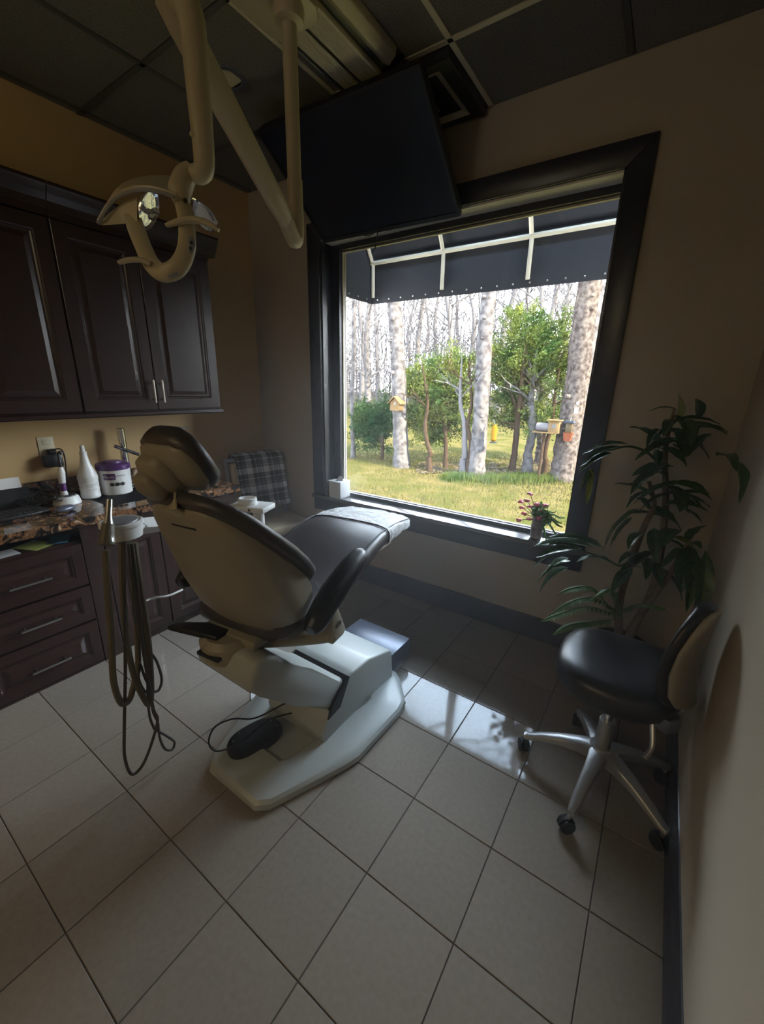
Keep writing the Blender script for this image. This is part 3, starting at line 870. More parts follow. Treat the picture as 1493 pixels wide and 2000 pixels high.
obj('front_rail', T([A_((AXL, YA - 0.03, ZM - 0.02)), A_((AXR, YA - 0.03, ZM - 0.02))], 0.018, 8), M['galv'], aw)
for k in range(5):
    x = AXL + 0.02 + 0.70 * k
    obj('rafter', T([A_((x, YA - 0.045, ZM - 0.01)), A_((x, YO + 0.04, ZT - 0.1))], 0.016, 8), M['galv'], aw)
    obj('drop_bar', T([A_((x, YA - 0.028, ZM - 0.02)), A_((x, YA - 0.022, ZBt + 0.05))], 0.016, 8), M['galv'], aw)
bm = bmesh.new()
for k in range(22): blob(bm, A_((AXL + 0.06 + 0.125 * k, YA - 0.008, ZBt + 0.03)), 0.007, 0.005, 0.007, 1.0, 8, 5)
for k in range(5): blob(bm, A_((AXL + 0.0, YO + 0.12 + 0.13 * k, ZBt + 0.03)), 0.005, 0.007, 0.007, 1.0, 8, 5)
obj('snap_studs', bm, M['steel'], aw)['kind'] = 'stuff'

# ------------------------------------------------------------------ wall cabinets
def wall_cabinet(y0, y1, doors, label, ov=0.0):
    t = thing('wall_cabinet', label, 'cabinet', (XL, (y0 + y1) / 2, 1.31))
    oy = (y0 + y1) / 2
    def o(name, bm, m, parent=None, smooth=20):
        bmesh.ops.translate(bm, vec=(-XL, -oy, -1.31), verts=bm.verts); return obj(name, bm, m, parent or t, smooth)
    xf = -2.585
    o('carcass', B(XL, xf, y0, y1, 1.325, 2.31, 0.002), M['wood'])
    o('bottom_rail', prism(bmesh.new(), [(XL, 1.30), (xf + 0.028, 1.30), (xf + 0.034, 1.306), (xf + 0.03, 1.322), (xf + 0.012, 1.325), (XL, 1.325)], 1, y0, y1 + ov * 0.12), M['wood'])
    o('crown_moulding', prism(bmesh.new(), [(xf - 0.02, 2.255), (xf + 0.026, 2.255), (xf + 0.03, 2.268), (xf + 0.036, 2.285), (xf + 0.055, 2.31), (xf + 0.068, 2.335), (xf + 0.074, 2.342), (xf + 0.074, 2.356), (xf - 0.02, 2.356)], 1, y0, y1 + ov, bev=0.0015, seg=1), M['wood'])
    o('frieze', B(xf - 0.01, xf + 0.024, y0, y1, 2.225, 2.256), M['wood'])
    for (a, b, hy) in doors:
        d = o('door', panel(a, b, 1.333, 2.22, xf + 0.021, 0.021, 0.062), M['wood'], smooth=12)
        if hy is not None:
            h = bar_handle(None, (xf + 0.021, hy, 1.375), (xf + 0.021, hy, 1.505), material=M['steel'])
            h.data.transform(Matrix.Translation((-XL, -oy, -1.31))); h.parent = d
    return t
wall_cabinet(0.13, 0.949, [(0.135, 0.538, None), (0.543, 0.946, None)], 'espresso wall cabinet whose doors show no handles, farther from window')
c2 = wall_cabinet(0.951, 1.784, [(0.955, 1.346, 1.322), (1.350, 1.780, 1.374)], 'espresso wall cabinet with two bar handles, nearer to window', 0.05)
# maker's small oval badge on the last door
bd = bmesh.new(); blob(bd, (-2.562 - XL, 1.755 - (0.951 + 1.784) / 2, 1.352 - 1.31), 0.003, 0.008, 0.005, 1.0, 12, 6)
obj('badge', bd, M['bluegrey'], [c for c in c2.children if c.name.startswith('door')][-1])

# ------------------------------------------------------------------ base cabinets and worktop
XF = -2.335
def base_unit(name, y0, y1, label, zt=0.795):
    t = thing(name, label, 'cabinet', (XL, (y0 + y1) / 2, 0))
    oy = (y0 + y1) / 2
    def o(nm, bm, m, parent=None):
        bmesh.ops.translate(bm, vec=(-XL, -oy, 0), verts=bm.verts); return obj(nm, bm, m, parent or t, 12)
    def handle(p0, p1, parent):
        h = bar_handle(None, p0, p1, material=M['steel']); h.data.transform(Matrix.Translation((-XL, -oy, 0))); h.parent = parent
    return t, o, handle
t, o, hd = base_unit('drawer_cabinet', 0.20, 0.838, 'dark drawer cabinet with three drawers and an open paper slot on top')
bm = bmesh.new()
box(bm, XL + 0.002, XF - 0.022, 0.20, 0.742, 0.0, 0.715)
o('carcass', bm, M['wood'])
o('side_stile', B(XL + 0.002, XF, 0.744, 0.838, 0.0, 0.795, 0.002), M['wood'])
o('back_board', B(XL + 0.002, XL + 0.02, 0.20, 0.742, 0.716, 0.795), M['wood'])
o('plinth', B(XF - 0.03, XF - 0.004, 0.20, 0.742, 0.0, 0.012), M['wood'])
for z0, z1 in ((0.478, 0.703), (0.272, 0.466), (0.016, 0.260)):
    d = o('drawer', panel(0.262, 0.740, z0, z1, XF, 0.022, 0.048), M['wood'])
    zc = (z0 + z1) / 2
    hd((XF - 0.002, 0.428, zc - 0.012), (XF - 0.002, 0.588, zc - 0.012), d)
t, o, hd = base_unit('sink_cabinet', 0.840, 1.434, 'dark two-door cabinet under the sink, its front behind the hoses')
o('carcass', B(XL + 0.002, XF - 0.022, 0.840, 1.434, 0.0, 0.62), M['wood'])
o('top_rail', B(XF - 0.04, XF - 0.002, 0.840, 1.434, 0.70, 0.795), M['wood'])
for a, b in ((0.844, 1.134), (1.139, 1.430)):
    o('door', panel(a, b, 0.05, 0.695, XF, 0.022, 0.055), M['wood'])
t, o, hd = base_unit('end_cabinet', 1.436, 1.665, 'narrow dark end cabinet of the counter run beside the guest chair')
o('carcass', B(XL + 0.002, XF - 0.022, 1.436, 1.665, 0.0, 0.795), M['wood'])
o('door', panel(1.440, 1.660, 0.05, 0.78, XF, 0.022, 0.05), M['wood'])

ct = thing('countertop', 'polished brown and black granite worktop with sink cut-out', 'worktop', (XL, 1.0, 0.80))
def o(nm, bm, m, parent=None):
    bmesh.ops.translate(bm, vec=(-XL, -1.0, -0.80), verts=bm.verts); return obj(nm, bm, m, parent or ct)
SX0, SX1, SY0, SY1 = -2.76, -2.42, 0.93, 1.38
bm = holed(2, 0.797, 0.838, XL + 0.001, -2.305, 0.18, 1.69, SX0, SX1, SY0, SY1)
o('slab', bm, M['granite'])
o('backsplash', B(XL + 0.001, XL + 0.024, 0.18, 1.69, 0.838, 0.94, 0.002), M['granite'])
bs = bmesh.new()
ins = [(0, 0.836), (0.004, 0.80), (0.02, 0.66), (0.05, 0.645)]
loft(bs, [[(SX0 + i, SY0 + i, z), (SX1 - i, SY0 + i, z), (SX1 - i, SY1 - i, z), (SX0 + i, SY1 - i, z)] for i, z in ins], cap=False)
f = bs.faces.new([v for v in bs.verts][-4:])
o('basin', bs, mat('dark sink', srgb(48, 44, 42), 0.25))

# ------------------------------------------------------------------ things on the worktop
ZT0 = 0.8382
def on_top(name, label, cat, x, y, rz=0.0, group=None): return thing(name, label, cat, (x, y, ZT0), rz, group)

t = on_top('faucet', 'tall chrome tap column with slanted cross lever', 'tap', -2.80, 1.215)
obj('column', L([(0.030, 0), (0.030, 0.012), (0.022, 0.016), (0.022, 0.372), (0.019, 0.376)], n=20), M['chrome'], t)
obj('lever', T([(0.03, -0.062, 0.272), (0.03, 0.072, 0.205)], 0.011, 10), M['chrome'], t)
obj('spout', T([(0.02, 0, 0.06), (0.07, 0.01, 0.075), (0.13, 0.02, 0.05), (0.14, 0.02, 0.03)], 0.010, 10, smooth=5), M['chrome'], t)

t = on_top('wipes_tub', 'white round wipes tub with purple screw lid', 'tub', -2.71, 1.10)
obj('tub', L([(0.078, 0), (0.083, 0.004), (0.086, 0.15), (0.083, 0.154)], n=28), M['white'], t)
obj('lid', L([(0.089, 0.150), (0.091, 0.156), (0.091, 0.178), (0.086, 0.184), (0.05, 0.186), (0.048, 0.196), (0.02, 0.198)], n=28), M['purple'], t)
def wrap_label(r, a0, a1, z0, z1, n=8):
    bm = bmesh.new()
    rings = [[(r * math.cos(a0 + (a1 - a0) * i / n), r * math.sin(a0 + (a1 - a0) * i / n), z) for z in (z0, z1)] for i in range(n + 1)]
    return loft(bm, rings, cap=False, closed=False)
obj('brand_label', wrap_label(0.0865, -1.10, -0.35, 0.095, 0.132), M['purple'], t)
def text_mesh(s, size):
    cu = bpy.data.curves.new('txt', 'FONT'); cu.body = s; cu.size = size; cu.align_x = 'CENTER'; cu.align_y = 'CENTER'
    to = bpy.data.objects.new('txt', cu); scene.collection.objects.link(to)
    dg = bpy.context.evaluated_depsgraph_get()
    me = bpy.data.meshes.new_from_object(to.evaluated_get(dg))
    bpy.data.objects.remove(to)
    bm = bmesh.new(); bm.from_mesh(me); return bm
def wrap_text(s, size, r, ang, z, m, parent, name):
    bm = text_mesh(s, size)
    for v in bm.verts:
        a = ang + v.co.x / r
        v.co = Vector((r * math.cos(a), r * math.sin(a), z + v.co.y))
    obj(name, bm, m, parent, smooth=0)
wrap_text('Metrex', 0.020, 0.0875, -0.74, 0.113, M['white'], t, 'label_lettering')
wrap_text('CaviWipes', 0.014, 0.0875, -0.06, 0.118, M['purple'], t, 'label_lettering')
for k in range(3):
    bm = bmesh.new()
    a = -0.62 + 0.33 * k
    bmc = bmesh.new(); lathe(bmc, [(0.011, 0), (0.011, 0.0008)], n=16)
    for v in bmc.verts: v.co = Vector((0.0865 + v.co.z, v.co.x, v.co.y))
    bmesh.ops.transform(bmc, matrix=Matrix.Translation((0, 0, 0.068)), verts=bmc.verts)
    bmesh.ops.rotate(bmc, cent=(0, 0, 0), matrix=Matrix.Rotation(a, 3, 'Z'), verts=bmc.verts)
    obj('label_symbol', bmc, M['black'], t)
t = on_top('spray_bottle', 'white ribbed plastic bottle with tapered neck', 'bottle', -2.70, 0.955)
obj('bottle_body', L([(0.044, 0), (0.049, 0.006), (0.049, 0.03), (0.047, 0.034), (0.050, 0.06), (0.047, 0.064), (0.051, 0.09), (0.048, 0.094), (0.052, 0.12), (0.050, 0.132), (0.036, 0.168), (0.026, 0.195), (0.021, 0.225), (0.017, 0.25)], n=24), M['white'], t)
obj('nozzle', L([(0.018, 0.248), (0.018, 0.268), (0.012, 0.272), (0.011, 0.30), (0.006, 0.306)], n=16), M['white'], t)

t = on_top('curing_light', 'white cordless dental curing wand on a round charging base', 'dental tool', -2.655, 0.82)
obj('charging_base', L([(0.062, 0), (0.066, 0.006), (0.056, 0.040), (0.05, 0.047)], n=24), M['white'], t)
obj('base_insert', L([(0.045, 0.046), (0.042, 0.052), (0.02, 0.053)], n=20), M['black'], t)
obj('wand', T([(0, -0.005, 0.052), (0, -0.007, 0.085), (0, -0.004, 0.125), (0, 0.0, 0.175), (0, 0.003, 0.205)], [0.017, 0.014, 0.016, 0.018, 0.010], 14, smooth=5), M['white'], t)
obj('grip_band', T([(0, -0.006, 0.075), (0, -0.006, 0.118)], [0.0158, 0.0168], 14), M['purple'], t)
obj('light_tip', T([(0, 0.003, 0.203), (0, 0.004, 0.245), (0, 0.004, 0.275), (0, 0.014, 0.285), (0, 0.022, 0.277)], [0.008, 0.006, 0.006, 0.007, 0.007], 10, smooth=5), M['black'], t)

t = on_top('keyboard', 'black low keyboard at the drawer end of the worktop', 'keyboard', -2.60, 0.52, R(4))
obj('keyboard_body', B(-0.075, 0.075, -0.20, 0.18, 0, 0.016, 0.004), M['black'], t)
bm = bmesh.new()
for i in range(5):
    for j in range(15): box(bm, -0.062 + i * 0.025, -0.041 + i * 0.025, -0.185 + j * 0.0235, -0.165 + j * 0.0235, 0.016, 0.0225)
obj('keys', bm, M['dark_rubber'], t, smooth=0)['kind'] = 'stuff'
t = on_top('computer_mouse', 'small dark mouse beside the black keyboard', 'mouse', -2.50, 0.755, R(20))
bm = blob(bmesh.new(), (0, 0, 0.016), 0.03, 0.052, 0.0165, 0.85)
obj('mouse_shell', bm, M['bluegrey'], t)
obj('scroll_wheel', lathe(bmesh.new(), [(0.006, -0.003), (0.006, 0.003)], (0, -0.03, 0.030), 10, axis=0), M['black'], t)
bm = bmesh.new(); rg = random.Random(4)
for k in range(6):
    c = Vector((0, 0.02 * k - 0.04, 0.01))
    pts = []
    for q in range(15):
        a = q / 14 * 2 * math.pi * 1.3 + k
        pts.append(c + Vector((math.cos(a) * (0.06 + 0.012 * k), math.sin(a) * (0.035 + 0.006 * k), 0.012 + 0.012 * math.sin(a * 1.7 + k) + 0.004 * k)))
    tube(bm, pts, 0.004, 6)
t = thing('cable_pile', 'coiled heap of black cables behind keyboard and mouse', 'cables', (-2.72, 0.70, ZT0))
obj('cables', bm, M['black'], t)['kind'] = 'stuff'

t = thing('card_holder', 'black stand with white card leaning near the wall', 'card holder', (-2.80, 0.615, ZT0))
obj('stand', prism(bmesh.new(), [(-0.03, 0), (0.03, 0), (0.03, 0.012), (0.0, 0.10), (-0.012, 0.10)], 1, -0.10, 0.09), M['black'], t)
bm = B(-0.002, 0.002, -0.055, 0.06, -0.028, 0.028)
obj('card', bm, M['paper'], t, M=Matrix.Translation((0.004, 0, 0.128)) @ Matrix.Rotation(R(-16), 4, 'Y'))

t = thing('paper_towel', 'blue-grey folded paper towel by the tap', 'towel', (-2.66, 1.36, ZT0))
obj('towel_sheet', loft(bmesh.new(), [[(x, y, z) for x, z in ((-0.01 + y * .2, 0.0), (0.012 + y * .2, 0.0), (0.006, 0.13 + 0.02 * math.sin(y * 60)), (-0.004, 0.13 + 0.02 * math.sin(y * 60)))] for y in (-0.05, -0.03, -0.01, 0.01, 0.03, 0.05)]), mat('blue-grey paper', srgb(150, 162, 184), 0.8), t)

# outlet with adapter and cords
t = thing('wall_outlet', 'ivory double outlet above the backsplash', 'outlet', (XL, 0.85, 1.125))
obj('cover_plate', B(0, 0.006, -0.038, 0.038, -0.058, 0.058, 0.003), M['ivory'], t)
for s in (-1, 1): obj('socket', B(0.006, 0.008, -0.017, 0.017, s * 0.026 - 0.013, s * 0.026 + 0.013, 0.002), M['cream'], t)
t = thing('power_adapter', 'black plug-in adapter hanging from the ivory outlet with two cords', 'adapter', (XL + 0.008, 0.855, 1.065))
obj('adapter_body', B(0, 0.05, -0.045, 0.045, -0.05, 0.02, 0.008), M['black'], t)
obj('plug', B(0, 0.03, -0.012, 0.028, 0.022, 0.05, 0.006), M['black'], t)
obj('cord', T([(0.03, 0.0, 0.045), (0.05, 0.04, 0.05), (0.04, 0.055, 0.0), (0.03, 0.05, -0.10), (0.04, 0.045, -0.20), (0.09, 0.02, -0.232)], 0.004, 6, smooth=5), M['black'], t)
obj('cord', T([(0.03, 0.02, -0.05), (0.032, 0.025, -0.12), (0.035, 0.02, -0.20), (0.10, -0.03, -0.232)], 0.004, 6, smooth=5), M['black'], t)

# papers in the open slot over the drawers
def sheet(name, label, x, y, rz, w, h, m, z):
    t = thing(name, label, 'paper', (x, y, z), rz)
    bm = bmesh.new()
    for k in range(3): box(bm, -w / 2 + 0.003 * k, w / 2 + 0.002 * k, -h / 2, h / 2 - 0.002 * k, 0.0012 * k, 0.0012 * k + 0.001)
    obj('sheets', bm, m, t, smooth=0)
sheet('notepad', 'white pad in the slot above the top drawer, at its outer end', -2.42, 0.46, R(5), 0.10, 0.10, M['paper'], 0.716)
sheet('notepad', 'yellow-green pad in the slot above the top drawer', -2.44, 0.585, R(24), 0.14, 0.11, M['green_paper'], 0.716)
sheet('notepad', 'blue pad in the slot above the top drawer', -2.44, 0.685, R(-28), 0.13, 0.09, M['blue_paper'], 0.716)

# small T-shaped white hook on the wall behind the headrest
t = thing('wall_hook', 'small pale T-shaped hook on the tan wall above the counter end', 'hook', (XL, 1.665, 1.14))
obj('hook_stem', T([(0.0, 0, -0.03), (0.02, 0, -0.03), (0.025, 0, 0.04)], 0.007, 8), M['white'], t)
obj('hook_bar', T([(0.025, -0.035, 0.042), (0.025, 0.035, 0.042)], 0.006, 8), M['steel'], t)

# ------------------------------------------------------------------ dental chair
BX, BY = -1.11, 1.10
chair = thing('dental_chair', 'reclined dental treatment chair with dark upholstery and pale sloping base', 'dental chair', (BX, BY, 0))
SX_, SY_, SR = -1.15, 0.84, R(8)
MU = Matrix.Translation((SX_ - BX, SY_ - BY, 0)) @ Matrix.Rotation(SR, 4, 'Z')     # upper part swivelled on the base
def up(name, bm, m, parent=None, smooth=40): return obj(name, bm, m, parent or chair, smooth, MU)
def lo(name, bm, m, parent=None, smooth=40):
    bmesh.ops.translate(bm, vec=(-BX, -BY, 0), verts=bm.verts); return obj(name, bm, m, parent or chair, smooth)

# base plate: bevelled outline, raised rim, sunken middle
out = [(-0.975, 0.665), (-0.935, 0.70), (-0.815, 0.985), (-0.795, 1.05), (-0.785, 1.36), (-0.80, 1.43), (-0.90, 1.545), (-0.95, 1.58),
       (-1.27, 1.58), (-1.32, 1.545), (-1.42, 1.43), (-1.435, 1.36), (-1.425, 1.05), (-1.405, 0.985), (-1.285, 0.70), (-1.245, 0.665)]
cxy = (-1.11, 1.14)
def inset(poly, k): # shrink towards the middle by about k metres
    res = []
    for x, y in poly:
        dx, dy = cxy[0] - x, cxy[1] - y; l = math.hypot(dx, dy)
        res.append((x + dx / l * k * 1.15, y + dy / l * k * 1.15))
    return res
rings = []
for k, z in ((0.0, 0.0), (-0.004, 0.012), (0.0, 0.030), (0.012, 0.042), (0.03, 0.047), (0.13, 0.064), (0.145, 0.062), (0.165, 0.046), (0.30, 0.040)):
    rings.append([(x, y, z) for x, y in inset(out, k)])
lo('base_plate', loft(bmesh.new(), rings), M['offwhite'], smooth=28)
# front housing
lo('base_housing', prism(bmesh.new(), [(1.00, 0.04), (0.985, 0.10), (1.01, 0.155), (1.06, 0.215), (1.15, 0.283), (1.19, 0.292), (1.32, 0.282), (1.49, 0.228), (1.515, 0.205), (1.53, 0.04)], 0, -1.275, -0.935, bev=0.012, seg=3), M['offwhite'], smooth=50)
lo('pump_cover', B(-1.325, -0.97, 1.525, 1.76, 0.0, 0.133, 0.005), M['bluegrey'])
# lifting arm
lo('lift_arm', prism(bmesh.new(), [(0.665, 0.545), (0.70, 0.505), (0.86, 0.345), (1.03, 0.195), (1.13, 0.165), (1.17, 0.235), (1.125, 0.297), (0.935, 0.445), (0.80, 0.60), (0.745, 0.635), (0.70, 0.635)], 0, -1.245, -0.945, bev=0.018, seg=3), M['offwhite'], smooth=50)
lo('slot_gasket', prism(bmesh.new(), [(1.02, 0.16), (1.06, 0.222), (1.15, 0.287), (1.155, 0.291), (1.165, 0.285), (1.10, 0.17)], 0, -1.255, -0.932), M['dark_rubber'])
# seat hub and lever
up('swivel_hub', L([(0.075, 0.56), (0.10, 0.575), (0.105, 0.635), (0.085, 0.655)], (-0.01, -0.09, 0), 24), M['shell'])
up('hub_slot', B(-0.06, 0.04, -0.198, -0.17, 0.603, 0.618, 0.004), M['black'])
up('recline_lever', prism(bmesh.new(), [(-0.21, -0.19), (-0.20, -0.15), (-0.10, -0.10), (0.0, -0.10), (0.0, -0.16), (-0.10, -0.17)], 2, 0.648, 0.668, bev=0.006), M['black'])
up('seat_carrier', B(-0.12, 0.13, -0.12, 0.42, 0.62, 0.665, 0.015), M['shell'])

# seat and leg rest as one padded loft along y
def pad_ring(y, zt, zb, w, n=24, e=0.55):
    c = (zt + zb) / 2; h = (zt - zb) / 2
    return [Vector((w * sup(math.cos(2 * math.pi * q / n), e), y, c + h * sup(math.sin(2 * math.pi * q / n), e))) for q in range(n)]
seat = [(-0.09, 0.700, 0.665, 0.12), (-0.075, 0.715, 0.645, 0.18), (-0.03, 0.73, 0.635, 0.215), (0.06, 0.725, 0.632, 0.235), (0.25, 0.74, 0.64, 0.24), (0.42, 0.785, 0.665, 0.238), (0.55, 0.822, 0.70, 0.235),
        (0.66, 0.838, 0.725, 0.23), (0.80, 0.838, 0.735, 0.222), (0.92, 0.825, 0.735, 0.216), (1.02, 0.808, 0.73, 0.21), (1.05, 0.79, 0.735, 0.195), (1.06, 0.77, 0.75, 0.16)]
up('seat_cushion', loft(bmesh.new(), [pad_ring(*s) for s in seat]), M['leather'], smooth=60)
film = [(0.725, 0.842, 0.728, 0.230), (0.80, 0.842, 0.731, 0.226), (0.92, 0.829, 0.731, 0.220), (1.02, 0.812, 0.726, 0.214), (1.056, 0.794, 0.731, 0.20), (1.068, 0.77, 0.745, 0.165)]
rgf = random.Random(8); frings = []
for a, b in zip(film[:-1], film[1:]):
    for k in range(6 if b[0] < 1.03 else 2):
        f = k / (6 if b[0] < 1.03 else 2)
        ring = pad_ring(*[a[i] + (b[i] - a[i]) * f for i in range(4)], n=64)
        cz = (a[1] + a[2]) / 2
        for q, v in enumerate(ring):
            wv = 0.0035 * math.sin(v.x * 120 + math.sin(v.y * 46) * 1.6) + rgf.uniform(-0.0016, 0.0024)     # creases along and across
            d = Vector((v.x * 0.25, 0, v.z - cz)).normalized()
            ring[q] = v + d * (0.003 + max(-0.002, wv))
        frings.append(ring)
frings.append(pad_ring(*film[-1], n=64))
up('foot_cover', loft(bmesh.new(), frings, cap=False), M['film'], smooth=25)
def seam_pts(y, zt, zb, w, k=0.82, lo_=0.0):
    r = pad_ring(y, zt, zb, w, 48)
    return r
bm = bmesh.new()
tube(bm, [Vector((0.215, y, zt - 0.012)) for y, zt, zb, w in seat[4:11]], 0.003, 6)
up('seam', bm, M['black'])
bm = bmesh.new()
tube(bm, [Vector((-0.215, y, zt - 0.012)) for y, zt, zb, w in seat[4:11]], 0.003, 6)
up('seam', bm, M['black'])
bm = bmesh.new(); r = pad_ring(0.725, 0.842, 0.726, 0.232, 32); tube(bm, r[30:] + r[:19], 0.003, 6)
up('seam', bm, M['black'])
up('leg_rest_pan', B(-0.14, 0.14, 0.20, 0.96, 0.655, 0.70, 0.012), M['shell'])

# backrest: cushion with a bulging shell behind it
E0, E1 = Vector((0.03, 0.108, 0.885)), Vector((0.06, -0.282, 1.235))
dT = (E1 - E0); dT.x = 0.06; dT.normalize(); LB = (E1 - E0).length
nB = Vector((0, -dT.z, dT.y))            # towards the back
if nB.y > 0: nB = -nB
def bring(s, w, c0, c1, n=28, e=0.6, bulge=0.0):
    """ring across the backrest at fraction s: from depth c0 (front) to c1 (back)"""
    base = E0 + dT * (s * LB)
    m, h = (c0 + c1) / 2, (c1 - c0) / 2
    out = []
    for q in range(n):
        a = 2 * math.pi * q / n
        x = w * sup(math.cos(a), e); d = m + h * sup(math.sin(a), e)
        out.append(base + Vector((x, 0, 0)) + nB * d)
    return out
cush = [(-0.075, 0.10, 0.030, 0.07), (-0.06, 0.155, 0.012, 0.08), (-0.01, 0.205, 0, 0.085), (0.10, 0.236, 0, 0.085), (0.25, 0.25, 0, 0.08), (0.45, 0.252, 0, 0.075), (0.65, 0.232, 0, 0.07),
        (0.82, 0.20, 0, 0.064), (0.93, 0.16, 0.004, 0.06), (0.99, 0.115, 0.012, 0.052), (1.005, 0.07, 0.02, 0.045)]
up('backrest_cushion', loft(bmesh.new(), [bring(*c) for c in cush]), M['leather'], smooth=60)
def shell_ring(s, w, d, b=0.055, n=21):
    base = E0 + dT * (s * LB)
    out = []
    for q in range(n):
        a = math.pi * q / (n - 1)
        out.append(base + Vector((w * sup(math.cos(a), 0.8), 0, 0)) + nB * (b + d * sup(math.sin(a), 0.62)))
    return out
sh = [(-0.35, 0.06, 0.02, 0.195), (-0.32, 0.11, 0.06, 0.17), (-0.24, 0.165, 0.125, 0.135), (-0.12, 0.205, 0.17, 0.105), (0.03, 0.226, 0.195, 0.08), (0.18, 0.232, 0.195, 0.068), (0.36, 0.228, 0.165, 0.06), (0.55, 0.214, 0.115), (0.72, 0.19, 0.07), (0.85, 0.155, 0.04), (0.93, 0.12, 0.02), (0.965, 0.075, 0.008)]
up('backrest_shell', loft(bmesh.new(), [shell_ring(*c) for c in sh]), M['shell'], smooth=60)
up('shell_screw', blob(bmesh.new(), E0 + dT * 0.06 + nB * 0.135 + Vector((0.20, 0, 0)), 0.006, 0.006, 0.006, 1.0, 8, 6), M['black'])
# headrest on its post
HB = E0 + dT * (LB * 0.93)
HC = Vector((0.075, -0.255, 1.312))
hd_t = Vector((0, -0.58, 0.81)).normalized(); hd_n = Vector((0, -hd_t.z, hd_t.y)); hd_n = -hd_n if hd_n.y > 0 else hd_n
up('headrest_post', tube(bmesh.new(), [HB + nB * 0.062 - dT * 0.03, HB + nB * 0.066 + dT * 0.04, HC + hd_n * 0.07 - hd_t * 0.06], [0.026, 0.024, 0.022], 12, flat=0.5, flat_dir=nB), M['lamp'])
up('post_socket', B(-0.05, 0.05, -0.02, 0.02, -0.02, 0.02, 0.006), M['black']).data.transform(MU @ Matrix.Translation(HB + nB * 0.066 - dT * 0.035) @ MU.inverted())
def hring(t, w, c0, c1, n=24, e=0.62):
    t, w = t * 0.84, w * 0.86
    base = HC + hd_t * t; m, h = (c0 + c1) / 2, (c1 - c0) / 2
    return [base + Vector((w * sup(math.cos(2 * math.pi * q / n), e), 0, 0)) + hd_n * (m + h * sup(math.sin(2 * math.pi * q / n), e)) for q in range(n)]
hc = [(-0.105, 0.05, 0.0, 0.03), (-0.094, 0.085, -0.012, 0.04), (-0.062, 0.112, -0.015, 0.045), (-0.01, 0.126, -0.012, 0.047), (0.04, 0.122, -0.015, 0.047), (0.08, 0.10, -0.02, 0.042), (0.10, 0.07, -0.02, 0.032), (0.107, 0.04, -0.012, 0.02)]
hrest = up('headrest', loft(bmesh.new(), [hring(*h) for h in hc]), M['leather'], smooth=60)
def hshell(t, w, d, n=17):
    t, w = t * 0.84, w * 0.86
    base = HC + hd_t * t
    return [base + Vector((w * sup(math.cos(math.pi * q / (n - 1)), 0.8), 0, 0)) + hd_n * (0.034 + d * sup(math.sin(math.pi * q / (n - 1)), 0.6)) for q in range(n)]
hs = [(-0.099, 0.05, 0.01), (-0.088, 0.078, 0.022), (-0.052, 0.102, 0.032), (0.0, 0.112, 0.034), (0.042, 0.108, 0.03), (0.074, 0.086, 0.02), (0.087, 0.05, 0.008)]
up('headrest_shell', loft(bmesh.new(), [hshell(*h) for h in hs]), M['shell'], hrest, smooth=60)
# adjusting knob housing on the headrest's back
kb = HC + hd_n * 0.075 + Vector((-0.035, 0, 0))
def kring(t, w, d):
    t, w, d = t * 0.8, w * 0.8, d * 0.85
    return [kb + hd_t * t + Vector((w * sup(math.cos(math.pi * q / 12), 0.8), 0, 0)) + hd_n * (d * sup(math.sin(math.pi * q / 12), 0.6) - 0.02) for q in range(13)]
up('knob_housing', loft(bmesh.new(), [kring(*k) for k in ((-0.10, 0.04, 0.02), (-0.092, 0.055, 0.04), (-0.04, 0.072, 0.052), (0.02, 0.074, 0.05), (0.05, 0.06, 0.04), (0.062, 0.04, 0.02))]), M['shell'], hrest, smooth=60)
kb = HC + hd_n * 0.115 + Vector((-0.055, 0, 0)) - hd_t * 0.02
up('lock_knob', loft(bmesh.new(), [kring(*k) for k in ((-0.06, 0.025, 0.02), (-0.046, 0.045, 0.032), (0.0, 0.054, 0.04), (0.038, 0.042, 0.03), (0.05, 0.02, 0.02))]), M['shell'], hrest, smooth=60)

# right sling arm with pad
up('arm_bar', tube(bmesh.new(), [(-0.02, -0.10, 0.615), (0.14, 0.0, 0.61), (0.262, 0.10, 0.605), (0.292, 0.125, 0.615)], 0.028, 12, flat=1.0, flat_dir=(0, 0, 1), smooth=5), M['shell'])
up('arm_bracket', prism(bmesh.new(), [(0.09, 0.585), (0.165, 0.585), (0.185, 0.60), (0.125, 0.735), (0.095, 0.73), (0.085, 0.69)], 0, 0.268, 0.308, bev=0.006), M['shell'])
up('bracket_bolt', lathe(bmesh.new(), [(0.013, 0.308), (0.013, 0.313), (0.008, 0.315)], (0, 0.130, 0.655), 14, axis=0), M['steel'])
ap = [(0.285, -0.015, 0.70), (0.285, 0.02, 0.715), (0.287, 0.12, 0.775), (0.288, 0.24, 0.825), (0.288, 0.325, 0.85), (0.288, 0.35, 0.855)]
up('arm_pad', tube(bmesh.new(), ap, [0.024, 0.042, 0.048, 0.044, 0.034, 0.014], 16, flat=1.0, flat_dir=(0, -0.4, 0.9), smooth=4), M['blackpad'], smooth=60)

# left sling arm, swung a little back, mostly hidden behind the backrest
up('arm_bar', tube(bmesh.new(), [(-0.02, -0.10, 0.615), (-0.14, -0.02, 0.61), (-0.26, 0.06, 0.615), (-0.30, 0.10, 0.65)], 0.026, 12, flat=1.0, flat_dir=(0, 0, 1), smooth=5), M['shell'])
al = [(-0.326, -0.035, 0.735), (-0.326, 0.0, 0.745), (-0.325, 0.10, 0.785), (-0.325, 0.22, 0.822), (-0.325, 0.305, 0.84), (-0.325, 0.33, 0.845)]
up('arm_pad', tube(bmesh.new(), al, [0.024, 0.042, 0.046, 0.042, 0.033, 0.014], 16, flat=1.0, flat_dir=(0, -0.4, 0.9), smooth=4), M['blackpad'], smooth=60)

